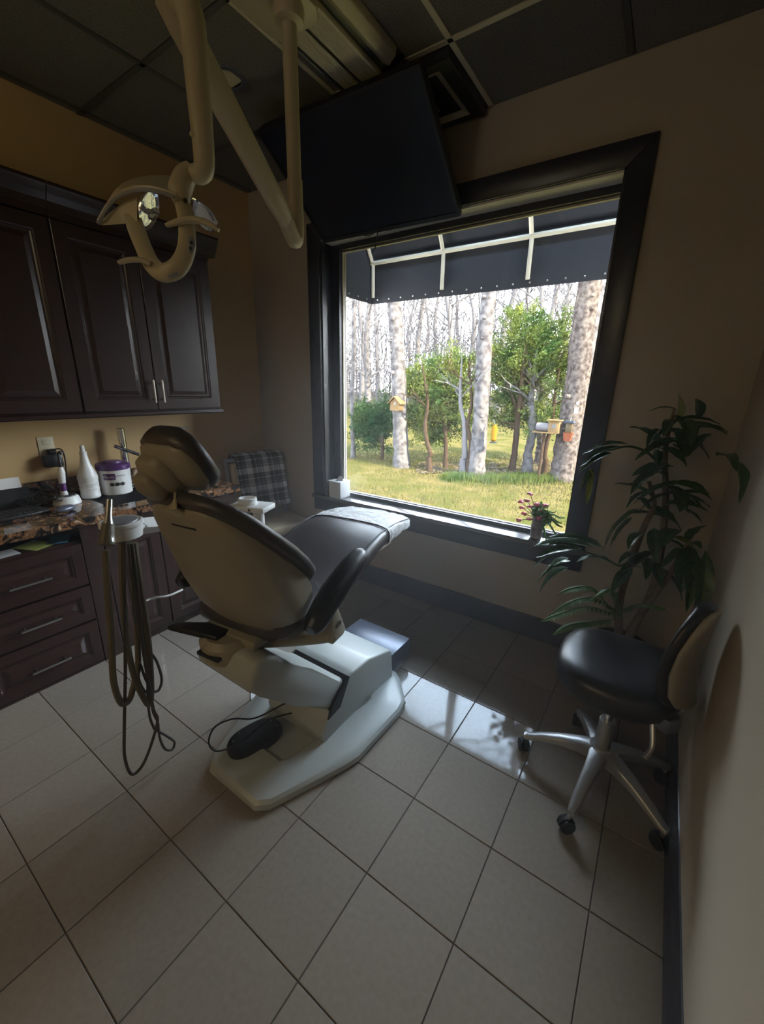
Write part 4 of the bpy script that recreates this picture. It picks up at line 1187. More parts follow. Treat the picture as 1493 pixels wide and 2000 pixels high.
# foot control on the base plate
t = thing('foot_pedal', 'black oval foot control lying on the chair base', 'foot control', (-1.19, 0.845, 0.048), R(-14))
bm = bmesh.new()
rings = []
for k, z in ((1.0, 0.0), (1.0, 0.018), (0.95, 0.030), (0.82, 0.036), (0.3, 0.038)):
    rings.append([(0.072 * k * sup(math.cos(2 * math.pi * q / 28), 0.8), 0.118 * k * sup(math.sin(2 * math.pi * q / 28), 0.85), z) for q in range(28)])
obj('pedal_body', loft(bm, rings), M['black'], t)
bm = bmesh.new()
for x, y in ((-0.045, -0.05), (-0.05, 0.02), (0.01, 0.02), (-0.02, 0.085), (0.02, 0.09), (-0.02, -0.085)): blob(bm, (x, y, 0.034), 0.005, 0.005, 0.003, 1.0, 8, 5)
obj('rubber_studs', bm, M['steel'], t)['kind'] = 'stuff'
t = thing('pedal_cord', 'thin black cord looped over the left edge of the chair base', 'cord', (-1.29, 0.80, 0.05))
pp = [at(660, 1400, 1.95), at(560, 1395, 1.78), at(520, 1410, 1.68), at(470, 1450, 1.60), at(425, 1467, 1.575), at(408, 1450, 1.58), at(420, 1420, 1.62), at(455, 1404, 1.66), at(500, 1402, 1.69), at(560, 1372, 1.80)]
pp = [Vector((p.x, p.y, max(p.z, 0.058))) - Vector(t.location) for p in pp]
obj('cord', T(pp, 0.0035, 7, smooth=6), M['black'], t)

# ------------------------------------------------------------------ assistant's instrument holder with hoses
H0 = at(245, 1032, 1.37)
t = thing('instrument_holder', "white assistant's arm with round holder and hanging suction hoses", 'dental unit', (H0.x, H0.y, 0))
def W(p): return Vector(p) - Vector(t.location)
ring_c = W(at(238, 1026, 1.37))
obj('holder_cup', lathe(bmesh.new(), [(0.045, -0.045), (0.058, -0.038), (0.062, 0.0), (0.066, 0.004), (0.066, 0.014), (0.060, 0.018), (0.035, 0.012)], ring_c, 28), M['white'], t)
obj('cup_liner', lathe(bmesh.new(), [(0.050, 0.012), (0.048, 0.02), (0.03, 0.021)], ring_c, 24), M['grey_frame'], t)
a0, a1, a2 = W(at(262, 1030, 1.39)), W(at(306, 1024, 1.50)), W((-1.56, 0.98, 0.93))
obj('arm_link', tube(bmesh.new(), [a0, a0.lerp(a1, 0.3)], 0.024, 10, flat=0.55, flat_dir=(0, 0, 1)), M['white'], t)
obj('arm_block', tube(bmesh.new(), [a0.lerp(a1, 0.25), a0.lerp(a1, 0.42), a1, a1.lerp(a2, 0.5)], [0.034, 0.042, 0.042, 0.036], 4, flat=0.7, flat_dir=(0, 0, 1)), M['white'], t)
obj('support_arm', T([a1.lerp(a2, 0.4), a2, W((-1.50, 1.06, 0.75)), W((-1.35, 1.08, 0.60)), W((-1.20, 1.0, 0.585))], 0.024, 12, smooth=5), M['white'], t)
hp = W(at(210, 1060, 1.27))
hpt = W(at(214, 976, 1.30))
st_ = obj('suction_tip', T([hp, hp.lerp(hpt, 0.45), hp.lerp(hpt, 0.6), hpt], [0.022, 0.014, 0.010, 0.009], 14), M['steel'], t)
st_['label'] = 'chrome suction handpiece'
obj('handpiece_grip', T([hp + Vector((0, -0.004, -0.006)), hp.lerp(hpt, 0.42)], [0.0245, 0.017], 16), M['hose'], t)
def hz(u, v, d=1.37, dx=0.0):
    p = on(u, v, 0, H0.x + dx); return W(p)
def hose(pts, r, m, dxs=None):
    q = [hz(u, v, dx=(dxs[i] if dxs else 0.0)) for i, (u, v) in enumerate(pts)]
    for p in q: p.z = max(p.z, r + 0.012)
    obj('hose', T(q, r, 9, smooth=7), m, t)
hose([(207, 1075), (210, 1150), (218, 1250), (222, 1330), (236, 1372), (252, 1368), (262, 1335), (270, 1290), (262, 1150), (255, 1060)], 0.0105, M['hose'], [0.06, 0.06, 0.06, 0.06, 0.05, 0.02, -0.01, -0.03, -0.03, -0.01])
hose([(238, 1060), (240, 1150), (248, 1250), (262, 1320), (280, 1362), (292, 1375), (296, 1340), (288, 1230), (275, 1150), (262, 1060)], 0.0105, M['hose'], [0.02] * 10)
hose([(244, 1060), (243, 1180), (245, 1300), (243, 1420), (244, 1480), (258, 1512), (280, 1492), (300, 1440), (308, 1405), (300, 1385), (292, 1340), (280, 1270), (272, 1180), (258, 1062)], 0.0055, M['hose_dark'], [0.04] * 14)
hose([(250, 1062), (262, 1150), (285, 1250), (290, 1380), (300, 1420), (310, 1428), (330, 1440), (341, 1450), (336, 1464), (322, 1462), (312, 1440), (308, 1410), (298, 1384), (285, 1300), (268, 1200), (256, 1062)], 0.005, M['hose_dark'], [0.0] * 16)
hose([(256, 1062), (260, 1120), (262, 1200), (285, 1260), (305, 1290), (316, 1325), (310, 1348), (296, 1348), (284, 1325), (272, 1295), (272, 1330), (288, 1350), (292, 1280), (282, 1180), (264, 1100), (258, 1062)], 0.005, M['hose_dark'], [-0.02] * 16)
hose([(258, 1062), (262, 1110), (276, 1150), (281, 1200), (274, 1180), (300, 1168), (330, 1163), (356, 1152)], 0.0045, M['white'], [-0.03, -0.03, -0.03, -0.03, -0.04, -0.08, -0.12, -0.2])

# white bracket tray with a cup ring on the far side of the chair
TC = at(492, 984, 1.78)
t = thing('bracket_tray', 'small white bracket with round cup ring in front of the plaid blanket', 'tray', (TC.x, TC.y, 0), R(20))
z = TC.z
obj('tray_plate', B(-0.085, 0.085, -0.055, 0.055, z - 0.024, z, 0.006), M['white'], t)
obj('cup_ring', L([(0.036, z), (0.040, z + 0.004), (0.040, z + 0.024), (0.034, z + 0.026), (0.030, z + 0.006)], (-0.02, 0.0, 0), 22), M['white'], t)
obj('tray_screw', lathe(bmesh.new(), [(0.006, -0.056), (0.006, -0.058)], (0.02, 0, z - 0.012), 10, axis=1), M['black'], t)
obj('tray_post', L([(0.024, 0.012), (0.024, z - 0.024)], (0.03, 0.0, 0), 18), M['white'], t)
obj('post_foot', L([(0.10, 0.0), (0.10, 0.006), (0.03, 0.016)], (0.03, 0.0, 0), 24), M['white'], t)

# ------------------------------------------------------------------ ceiling track and operating light
t = thing('ceiling_track', 'beige ribbed ceiling track holding the operating light', 'track', (-1.36, 1.55, ZC))
def W(p): return Vector(p) - Vector(t.location)
def tk(nm, bm, m):
    bmesh.ops.translate(bm, vec=-Vector(t.location), verts=bm.verts); return obj(nm, bm, m, t)
Y0, Y1, zt = 0.55, 1.87, ZC - 0.0045
tk('track_body', B(-1.515, -1.245, Y0, Y1, zt - 0.035, zt, 0.004), M['black'])
for x0, x1 in ((-1.505, -1.425), (-1.410, -1.325)):
    bm = bmesh.new()
    prof = []
    n = 16
    for i in range(n + 1):
        x = x0 + (x1 - x0) * i / n
        prof.append((x, zt - 0.0405 - (0.0022 if i % 2 else 0.0)))
    prism(bm, [(x0, zt - 0.034)] + prof + [(x1, zt - 0.034)], 1, Y0 + 0.005, Y1 - 0.012)
    tk('track_panel', bm, M['lamp'])
tk('side_rail', B(-1.312, -1.298, Y0 + 0.005, Y1 - 0.02, zt - 0.055, zt - 0.034, 0.002), M['cream'])
tk('side_rail', B(-1.519, -1.511, Y0, Y1, zt - 0.05, zt - 0.0, 0.002), M['bluegrey'])
tk('side_cover', prism(bmesh.new(), [(-1.272, zt - 0.035), (-1.238, zt - 0.055), (-1.205, zt - 0.03), (-1.20, zt)] + [(-1.243, zt)], 1, Y0, Y1 - 0.05, bev=0.004), M['lamp'])
tk('end_cap', prism(bmesh.new(), [(-1.52, zt), (-1.52, zt - 0.045), (-1.24, zt - 0.06), (-1.205, zt - 0.03), (-1.20, zt)], 1, Y1 - 0.004, Y1 + 0.012, bev=0.002), M['black'])

t = thing('operating_light', 'beige dental operating light hanging on a bent tubular arm', 'lamp', (-1.36, 1.32, ZC))
def W(p): return Vector(p) - Vector(t.location)
PB = Vector((-1.333, 1.335, 2.04)); PT = Vector((-1.333, 1.335, zt - 0.085))
obj('carriage', prism(bmesh.new(), [(x - t.location.x, y - t.location.y) for x, y in ((-1.50, 1.06), (-1.28, 1.06), (-1.26, 1.12), (-1.26, 1.40), (-1.30, 1.45), (-1.48, 1.45), (-1.50, 1.40))], 2, zt - 0.10 - ZC, zt - 0.048 - ZC, bev=0.012), M['lamp'], t)
obj('carriage_knob', lathe(bmesh.new(), [(0.05, 0.0), (0.055, -0.02), (0.05, -0.05), (0.03, -0.056)], W((-1.333, 1.335, zt - 0.098)), 20), M['lamp'], t)
el = W(PB)
top_arm = at(325, -10, 0.98)
obj('drop_post', T([W(PT), el + Vector((0, 0, 0.12))], [0.026, 0.026], 18), M['lamp'], t)
obj('post_collar', T([el + Vector((0, 0, 0.20)), el + Vector((0, 0, 0.10))], [0.0295, 0.0295], 18), M['lamp'], t)
ta = W(top_arm)
d = (ta - el).normalized()
obj('elbow', T([el + Vector((0, 0, 0.11)), el + Vector((0, 0, 0.035)), el + d * 0.02 + Vector((0, 0, -0.012)), el + d * 0.09 + Vector((0, 0, -0.0))], [0.029, 0.030, 0.030, 0.030], 18, smooth=5), M['lamp'], t)
obj('spring_arm', T([el + d * 0.06, el + d * 0.16, el + d * 0.45, ta - d * 0.05, ta], [0.026, 0.033, 0.037, 0.036, 0.032], 18, flat=1.15, flat_dir=(0, 0, 1)), M['lamp'], t)
obj('arm_seam', T([el + d * 0.16 + Vector((0.032, -0.016, 0.0)), ta - d * 0.05 + Vector((0.034, -0.017, 0.0))], 0.0025, 6), M['grey_frame'], t)
d0 = at(350, 5, 0.97); d1 = at(374, 40, 0.97); d2 = at(388, 180, 1.01); d3 = at(399, 310, 1.05); d4 = at(394, 337, 1.055); d5 = at(378, 340, 1.06)
obj('down_tube', T([ta + d * 0.0, W(at(352, -6, 0.965)), W(d1), W(d2), W(d3), W(d4), W(d5)], [0.030, 0.031, 0.031, 0.0285, 0.0255, 0.0245, 0.021], 18, smooth=6), M['lamp'], t)
obj('tube_screw', blob(bmesh.new(), W(at(375, 262, 1.0)), 0.006, 0.006, 0.006, 1, 8, 6), M['lamp'], t)
D = 1.06
def A(u, v, dd=0.0): return W(at(u, v, D + dd))
vd = ray(330, 450).normalized()
obj('lamp_knuckle', T([A(376, 330, 0.0), A(362, 345, 0.0), A(352, 372, -0.005), A(356, 398, -0.01)], [0.020, 0.027, 0.029, 0.018], 16, smooth=5), M['lamp'], t)
obj('knuckle_screw', blob(bmesh.new(), A(362, 392, -0.028), 0.006, 0.006, 0.006, 1, 10, 6), M['black'], t)
yk = obj('lamp_yoke', T([A(352, 385, 0.0), A(362, 420, -0.015), A(366, 460, -0.02), A(362, 495, -0.02), A(345, 524, -0.02), A(318, 533, -0.015), A(296, 515, 0.0), A(280, 482, 0.01), A(266, 446, 0.02), A(257, 412, 0.03)],
      [0.018, 0.020, 0.021, 0.022, 0.023, 0.022, 0.022, 0.021, 0.022, 0.020], 14, flat=0.6, flat_dir=vd, smooth=6), M['lamp'], t)
obj('switch_plate', T([A(372, 463, -0.036), A(375, 478, -0.036), A(371, 493, -0.036)], [0.006, 0.009, 0.006], 10, flat=0.5, flat_dir=vd), M['grey_frame'], yk)
for u, v in ((374, 474), (372, 485)): obj('switch_button', blob(bmesh.new(), A(u, v, -0.042), 0.0045, 0.0045, 0.0045, 1, 8, 6), M['black'], yk)
obj('cap_badge', T([A(330, 541, -0.025), A(348, 533, -0.027)], 0.006, 8, flat=0.6), M['grey_frame'], yk)
# hood: arched canopy over the reflectors
def strip(pa, pb, th, nrm):
    """thick ribbon between two polylines"""
    rings = []
    for a, b in zip(pa, pb):
        n = nrm * th
        rings.append([a, b, b + n, a + n])
    return loft(bmesh.new(), rings)
pa = catmull([A(190, 436, 0.03), A(206, 408, 0.02), A(228, 384, 0.0), A(262, 370, -0.03), A(300, 371, -0.04), A(345, 384, -0.03)], 5)
pb = catmull([A(205, 412, 0.10), A(220, 385, 0.12), A(240, 364, 0.13), A(272, 352, 0.13), A(312, 348, 0.12), A(350, 352, 0.10)], 5)
obj('hood', strip(pa, pb, 0.008, Vector((0, 0, 1))), M['lamp'], t, smooth=50)
pc = catmull([A(192, 438, 0.03), A(212, 418, 0.025), A(240, 396, 0.01), A(268, 384, -0.01)], 5)
pd = catmull([A(200, 440, 0.02), A(226, 438, 0.02), A(250, 436, 0.02), A(268, 432, 0.01)], 5)
obj('side_wing', strip(pc, pd, 0.012, vd), M['lamp'], t, smooth=50)
obj('hood_rim', T([A(192, 437, 0.02), A(207, 410, 0.01), A(229, 386, -0.005), A(262, 372, -0.035), A(300, 372, -0.045), A(340, 384, -0.035)], 0.0045, 8, smooth=5), M['grey_frame'], t)
# left reflector: faceted oval mirror cup facing the camera side
def disc(c, ru, rv, nrm, bow, m, nm):
    u = nrm.orthogonal().normalized(); u = CX - nrm * CX.dot(nrm); u.normalize(); v = nrm.cross(u)
    rings = []
    for k in (1.0, 0.8, 0.55, 0.3, 0.06):
        rings.append([c + u * (ru * k * math.cos(2 * math.pi * q / 24)) + v * (rv * k * math.sin(2 * math.pi * q / 24)) + nrm * bow * (1 - k * k) for q in range(24)])
    rings = [[p + nrm * 0.006 for p in rings[0]]] + rings
    return obj(nm, loft(bmesh.new(), rings), m, t, smooth=60)
disc(A(292, 412, 0.035), 0.050, 0.038, Vector((-0.77, -0.48, 0.43)).normalized(), 0.020, M['mirror'], 'reflector')
bm = bmesh.new()
for k, (u, v) in enumerate(((280, 408), (292, 414), (304, 412), (297, 424))):
    p = A(u, v, 0.035); box(bm, p.x - 0.008, p.x + 0.008, p.y - 0.008, p.y + 0.008, p.z - 0.006, p.z + 0.006, 0.002, 1)
obj('mirror_facets', bm, M['chrome'], t, smooth=0)['kind'] = 'stuff'
# right lens: shield-shaped smoked cover seen edge on
sh = [(374, 386), (386, 392), (402, 404), (415, 418), (425, 436)]
s2 = [(374, 400), (382, 424), (392, 440), (404, 450), (418, 452)]
obj('lens_cover', strip(catmull([A(u, v, 0.02 + 0.02 * i) for i, (u, v) in enumerate(sh)], 4), catmull([A(u, v, 0.05 + 0.015 * i) for i, (u, v) in enumerate(s2)], 4), 0.006, vd), M['mirror'], t, smooth=50)
obj('lens_rim', T([A(*q, 0.01 + 0.02 * i) for i, q in enumerate(sh)], 0.0035, 8, smooth=4), M['chrome'], t)
obj('handle', T([A(233, 513, -0.02), A(252, 508, -0.025), A(275, 508, -0.025), A(296, 516, -0.02)], [0.0075, 0.010, 0.011, 0.012], 12, flat=0.6, flat_dir=(0, 0, 1), smooth=5), M['lamp'], t)
obj('handle', T([A(326, 440, -0.03), A(345, 434, -0.04), A(370, 429, -0.045), A(395, 432, -0.045), A(415, 441, -0.045), A(428, 450, -0.04)], [0.007, 0.010, 0.011, 0.011, 0.010, 0.006], 12, flat=0.7, flat_dir=(0, 0, 1), smooth=5), M['lamp'], t)

# recessed downlight
t = thing('downlight', 'round recessed ceiling downlight, switched off', 'downlight', (-1.974, 1.565, ZC))
obj('trim_ring', lathe(bmesh.new(), [(0.062, 0.012), (0.062, -0.003), (0.066, -0.007), (0.084, -0.006), (0.088, -0.001), (0.088, 0.0), (0.072, 0.0)], n=28, closed_ends=False), M['bluegrey'], t)
obj('reflector', lathe(bmesh.new(), [(0.061, 0.0), (0.056, 0.05), (0.045, 0.085), (0.02, 0.095)], n=28), M['ivory'], t)

# square air diffuser
t = thing('air_vent', 'black square stepped air diffuser in the ceiling by the window wall', 'vent', (-1.31, 2.158, ZC))
def sq(seq):      # square rings (half width x, half width y, z)
    return loft(bmesh.new(), [[(-a, -b, z), (a, -b, z), (a, b, z), (-a, b, z)] for a, b, z in seq], cap=False)
obj('face_frame', sq([(0.292, 0.225, 0.004), (0.288, 0.221, -0.036), (0.282, 0.215, -0.040), (0.222, 0.172, -0.040)]), M['black'], t, smooth=0)
obj('throat', sq([(0.222, 0.172, -0.040), (0.190, 0.140, -0.028)]), M['cream'], t, smooth=0)
obj('louver_ring', sq([(0.190, 0.140, -0.028), (0.168, 0.120, -0.036), (0.104, 0.082, -0.036)]), M['black'], t, smooth=0)
obj('throat', sq([(0.104, 0.082, -0.036), (0.078, 0.056, -0.027)]), M['cream'], t, smooth=0)
obj('back_plate', B(-0.080, 0.080, -0.058, 0.058, -0.027, -0.020), M['black'], t)
obj('center_plate', B(-0.05, 0.05, -0.04, 0.04, -0.036, -0.032), M['cream'], t)

# ------------------------------------------------------------------ television on a tilting arm
tw, th_ = 0.905, 0.52
bl, br = on(605, 478, 2, 2.39), on(869, 414, 2, 2.39)
tl, tr = on(577, 227, 2, 2.735), on(806, 148, 2, 2.735)
cB, cT = (bl + br) / 2, (tl + tr) / 2
t = thing('television', 'black flat television tilted down from the ceiling over the window', 'television', ((cB + cT) / 2))
ex = ((br - bl).normalized() + (tr - tl).normalized()).normalized(); ez = (cT - cB); ez = (ez - ex * ez.dot(ex)).normalized(); en = ez.cross(ex)   # en towards the back?
if en.y < 0: en = -en
hw, hh = (br - bl).length / 2 * 0.93, (cT - cB).length / 2
MT = Matrix((ex, en, ez)).transposed().to_4x4()
def tvp(nm, bm, m): return obj(nm, bm, m, t, 35, MT)
tvp('bezel', holed(1, -0.008, 0.02, -hw, hw, -hh, hh, -hw + 0.016, hw - 0.016, -hh + 0.022, hh - 0.014), M['black'])
tvp('screen', B(-hw + 0.015, hw - 0.015, -0.003, 0.003, -hh + 0.021, hh - 0.013), M['screen'])
tvp('back_cover', prism(bmesh.new(), [(-hw + 0.002, -hh + 0.002), (hw - 0.002, -hh + 0.002), (hw - 0.002, hh - 0.002), (-hw + 0.002, hh - 0.002)], 1, 0.02, 0.055, bev=0.012), M['black'])
obj('mount_arm', T([MT @ Vector((0, 0.055, 0.05)), MT @ Vector((0, 0.055, 0.05)) + Vector((0, 0.04, 0.03)), Vector((0, YB - t.location.y - 0.01, 0.16))], 0.022, 10), M['black'], t)
obj('wall_plate', B(-0.12, 0.12, YB - t.location.y - 0.02, YB - t.location.y - 0.001, 0.06, 0.24), M['black'], t)
def W(p): return Vector(p) - Vector(t.location)
obj('cable', T([W(on(690, 455, 1, 2.32)), W(on(720, 460, 1, 2.33)), W(on(737, 452, 1, 2.34)), W(on(735, 470, 1, 2.36)), W(on(733, 485, 1, 2.37)), W(on(727, 496, 1, 2.375))], 0.0035, 7, smooth=5), M['black'], t)
obj('cable', T([W(on(735, 448, 1, 2.32)), W(on(760, 449, 1, 2.33)), W(on(778, 437, 1, 2.33))], 0.0045, 7, smooth=5), M['black'], t)

# ------------------------------------------------------------------ operator's stool
t = thing('operator_stool', 'black wheeled stool with tan-shelled back beside the right wall', 'stool', (0.03, 1.535, 0))
cast = [(-0.248, 1.505), (-0.016, 1.277), (0.235, 1.395), (0.235, 1.666), (-0.086, 1.81)]
for i, (x, y) in enumerate(cast):
    dx, dy = x - 0.03, y - 1.535; l = math.hypot(dx, dy); ux, uy = dx / l, dy / l; l = 0.275
    px, py = -uy, ux
    rings = []
    for s, zt, zb, w in ((0.03, 0.176, 0.122, 0.034), (0.08, 0.170, 0.126, 0.026), (0.15, 0.150, 0.118, 0.022), (0.22, 0.122, 0.098, 0.019), (l - 0.012, 0.100, 0.080, 0.016), (l + 0.008, 0.094, 0.078, 0.012)):
        rings.append([(ux * s + px * w, uy * s + py * w, zb), (ux * s + px * w, uy * s + py * w, zt - 0.006), (ux * s + px * w * 0.7, uy * s + py * w * 0.7, zt), (ux * s - px * w * 0.7, uy * s - py * w * 0.7, zt), (ux * s - px * w, uy * s - py * w, zt - 0.006), (ux * s - px * w, uy * s - py * w, zb)])
    obj('base_arm', loft(bmesh.new(), rings), M['alu'], t, smooth=50)
    c = Vector((ux * l, uy * l, 0.027))
    a = [0.5, 2.2, 0.9, 1.6, 0.2][i]
    ax = Vector((math.cos(a), math.sin(a), 0)); fw_ = Vector((-math.sin(a), math.cos(a), 0))
    off = fw_ * 0.010
    bm = bmesh.new()
    for s in (-1, 1):
        ring0 = [(0.0255, 0.003), (0.027, 0.006), (0.027, 0.016), (0.024, 0.020), (0.006, 0.021)]
        rr = []
        for r, h in ring0: rr.append([c + off + ax * (s * h) + fw_ * (r * math.cos(2 * math.pi * q / 18)) + Vector((0, 0, 1)) * (r * math.sin(2 * math.pi * q / 18)) for q in range(18)])
        loft(bm, rr)
    cs = obj('caster', bm, M['dark_rubber'], t)
    obj('caster_stem', T([c + Vector((0, 0, 0.058)), c + Vector((0, 0, 0.028)) + off * 0.6], 0.008, 10), M['steel'], cs)
    hood = bmesh.new()
    rr = [[c + off + ax * h + fw_ * (0.030 * math.cos(math.pi * q / 10)) + Vector((0, 0, 1)) * (0.030 * math.sin(math.pi * q / 10)) for q in range(11)] for h in (-0.005, 0.005)]
    loft(hood, rr, cap=True)
    obj('caster_hood', hood, M['black'], cs)
obj('hub', L([(0.042, 0.120), (0.046, 0.124), (0.046, 0.172), (0.036, 0.182), (0.0, 0.182)][:-1], n=22), M['alu'], t)
obj('gas_column', L([(0.028, 0.175), (0.028, 0.30), (0.024, 0.304)], n=20), M['alu'], t)
obj('piston', L([(0.016, 0.30), (0.016, 0.43)], n=16), M['chrome'], t)
obj('hub_foot', L([(0.014, 0.075), (0.018, 0.08), (0.018, 0.122)], n=14), M['black'], t)
# saddle seat: rounded pad, high front lip on the chair side
rings = []
NU = 28
for k, z in ((0.62, -0.075), (0.86, -0.065), (0.97, -0.045), (1.02, -0.015), (1.0, 0.018), (0.93, 0.038), (0.78, 0.050), (0.5, 0.052), (0.2, 0.050)):
    ring = []
    for q in range(NU):
        a = 2 * math.pi * q / NU
        x, y = 0.205 * k * sup(math.cos(a), 0.75), 0.215 * k * sup(math.sin(a), 0.75)
        lift = 0.028 * (x / 0.2) ** 2 - 0.022 * max(0, -x / 0.2) ** 3
        ring.append((x - 0.005, y + 0.03, 0.505 + z + lift))
    rings.append(ring)
obj('seat', loft(bmesh.new(), rings), M['blackpad'], t, smooth=70)
obj('seat_pan', L([(0.09, 0.425), (0.12, 0.434), (0.12, 0.446)], (0.0, 0.02, 0), 22), M['black'], t)
obj('tilt_housing', B(-0.05, 0.09, -0.07, 0.05, 0.395, 0.43, 0.01), M['bluegrey'], t)
# back: black cushion with tan shell, curved, standing near the wall
nb_ = Vector((0.95, -0.31, 0)); lb = Vector((0.31, 0.95, 0)); bc = Vector((0.170, -0.075, 0.0))
def back_ring(z, w, d0, d1, n=22, lean=0.0, curve=0.03):
    out = []
    for q in range(n):
        a = 2 * math.pi * q / n
        s = w * sup(math.cos(a), 0.7); d = (d0 + d1) / 2 + (d1 - d0) / 2 * sup(math.sin(a), 0.7)
        out.append(bc + lb * s + nb_ * (d + lean - curve * (s / 0.16) ** 2) + Vector((0, 0, z)))
    return out
prof = [(0.545, 0.05, 0.012), (0.555, 0.09, 0.004), (0.60, 0.125, -0.006), (0.68, 0.142, -0.010), (0.76, 0.134, -0.006), (0.83, 0.108, 0.002), (0.875, 0.07, 0.008), (0.888, 0.035, 0.010)]
obj('back_cushion', loft(bmesh.new(), [back_ring(z, w, -0.022, 0.022, lean=le) for z, w, le in prof]), M['blackpad'], t, smooth=60)
obj('back_shell', loft(bmesh.new(), [back_ring(0.545 + (z - 0.545) * 0.97 + 0.006, w * 0.9, 0.008, 0.036, lean=le) for z, w, le in prof]), M['shell'], t, smooth=60)
obj('back_post', T([bc + nb_ * 0.02 + Vector((0, 0, 0.60)), bc + nb_ * 0.01 + Vector((0, 0, 0.50)), Vector((0.10, -0.05, 0.43)), Vector((0.03, 0, 0.415))], 0.012, 10, smooth=5), M['steel'], t)
obj('bracket_cover', prism(bmesh.new(), [(0.09, -0.12), (0.16, -0.15), (0.195, -0.12), (0.17, -0.06), (0.10, -0.05)], 2, 0.445, 0.50, bev=0.008), M['bluegrey'], t)
obj('back_lever', T([(0.12, -0.13, 0.455), (0.13, -0.17, 0.40), (0.115, -0.20, 0.37)], 0.008, 10, smooth=4), M['steel'], t)

# ------------------------------------------------------------------ big faux plant in the corner
PX, PY = 0.02, 2.17
plant = thing('potted_plant', 'large leafy artificial plant in the dark corner behind the stool', 'plant', (PX, PY, 0))
def W(p): return Vector(p) - Vector((PX, PY, 0))
obj('pot', L([(0.10, 0.0), (0.105, 0.004), (0.135, 0.26), (0.142, 0.275), (0.136, 0.28), (0.128, 0.262), (0.12, 0.25)], n=26), mat('dark planter', srgb(58, 50, 46), 0.6), plant)
obj('soil', L([(0.126, 0.240), (0.126, 0.25), (0.06, 0.256)], n=22), M['bark3'], plant)
def onp(u, v, y):
    p = on(u, v, 1, y)
    p.x = min(p.x, 0.22)
    return p
crown = W(onp(1285, 960, 2.17))
obj('stem', T([(0, 0, 0.25), W(onp(1210, 1180, 2.16)), W(onp(1232, 1100, 2.15)), W(onp(1258, 1030, 2.15)), W(onp(1278, 985, 2.14)), W(onp(1268, 940, 2.14))], [0.022, 0.018, 0.016, 0.013, 0.010, 0.008], 10, smooth=5), M['bark_in'], plant)
obj('stem', T([(0.02, 0.01, 0.25), W(onp(1235, 1235, 2.14)), W(onp(1262, 1185, 2.12)), W(onp(1310, 1120, 2.10)), W(onp(1345, 1060, 2.12))], [0.022, 0.018, 0.016, 0.012, 0.008], 10, smooth=5), M['bark_in'], plant)
obj('stem', T([(0.01, 0.02, 0.25), W(onp(1275, 1150, 2.22)), W(onp(1300, 1000, 2.24)), W(onp(1300, 880, 2.22)), W(onp(1318, 800, 2.2))], [0.020, 0.017, 0.014, 0.010, 0.006], 10, smooth=5), M['bark_in'], plant)
obj('stem', T([W(onp(1300, 920, 2.22)), W(onp(1268, 886, 2.12)), W(onp(1230, 872, 2.06)), W(onp(1190, 880, 2.02))], [0.008, 0.006, 0.005, 0.003], 8, smooth=5), M['leaf'], plant)
obj('stem', T([W(onp(1245, 1080, 2.15)), W(onp(1215, 1105, 2.1)), W(onp(1180, 1090, 2.05)), W(onp(1135, 1075, 2.0))], [0.008, 0.006, 0.005, 0.003], 8, smooth=5), M['leaf'], plant)
def leaf_mesh(kind, seed):
    rg = random.Random(seed)
    bm = bmesh.new(); n = 8; rows = []
    for i in range(n + 1):
        s = i / n
        w = (0.17 if kind == 'broad' else 0.125) * math.sin(math.pi * min(1, s ** 0.75)) ** 0.8 + (0.002 if 0 < i < n else 0)
        if i == n: w = 0.001
        if i == 0: w = 0.006
        z = 0.10 * math.sin(math.pi * s) + rg.uniform(-0.008, 0.008)
        wv = rg.uniform(-0.02, 0.02)
        rows.append([bm.verts.new((-w, s, z + w * 0.45 + wv)), bm.verts.new((-w * 0.5, s, z + w * 0.30)), bm.verts.new((0, s, z)), bm.verts.new((w * 0.5, s, z + w * 0.30)), bm.verts.new((w, s, z + w * 0.45 - wv))])
    for a, b in zip(rows[:-1], rows[1:]):
        for i in range(4): bm.faces.new((a[i], a[i + 1], b[i + 1], b[i]))
    return bm
protos_l = {}
def leaf(b, tip, m='leaf', kind='slim', wide=1.0, roll=0.0):
    key = (m, kind, random.randrange(3))
    b, tip = Vector(b), Vector(tip)
    if key not in protos_l:
        o = obj('leaf', leaf_mesh(kind, key[2] + 10 * len(protos_l)), M[m], plant, smooth=50); protos_l[key] = o.data
    else:
        o = bpy.data.objects.new('leaf', protos_l[key]); scene.collection.objects.link(o); o.parent = plant
    yv = tip - b; ln = yv.length; yv.normalize()
    zv = Vector((0, 0, 1)) - yv * yv.z
    if zv.length < 0.05: zv = Vector((0.3, -1, 0)) - yv * (Vector((0.3, -1, 0)).dot(yv))
    zv.normalize(); xv = yv.cross(zv)
    mt = Matrix((xv * wide * ln, yv * ln, zv * ln)).transposed().to_4x4() @ Matrix.Rotation(roll, 4, 'Y')
    o.matrix_basis = Matrix.Translation(b) @ mt
    return o
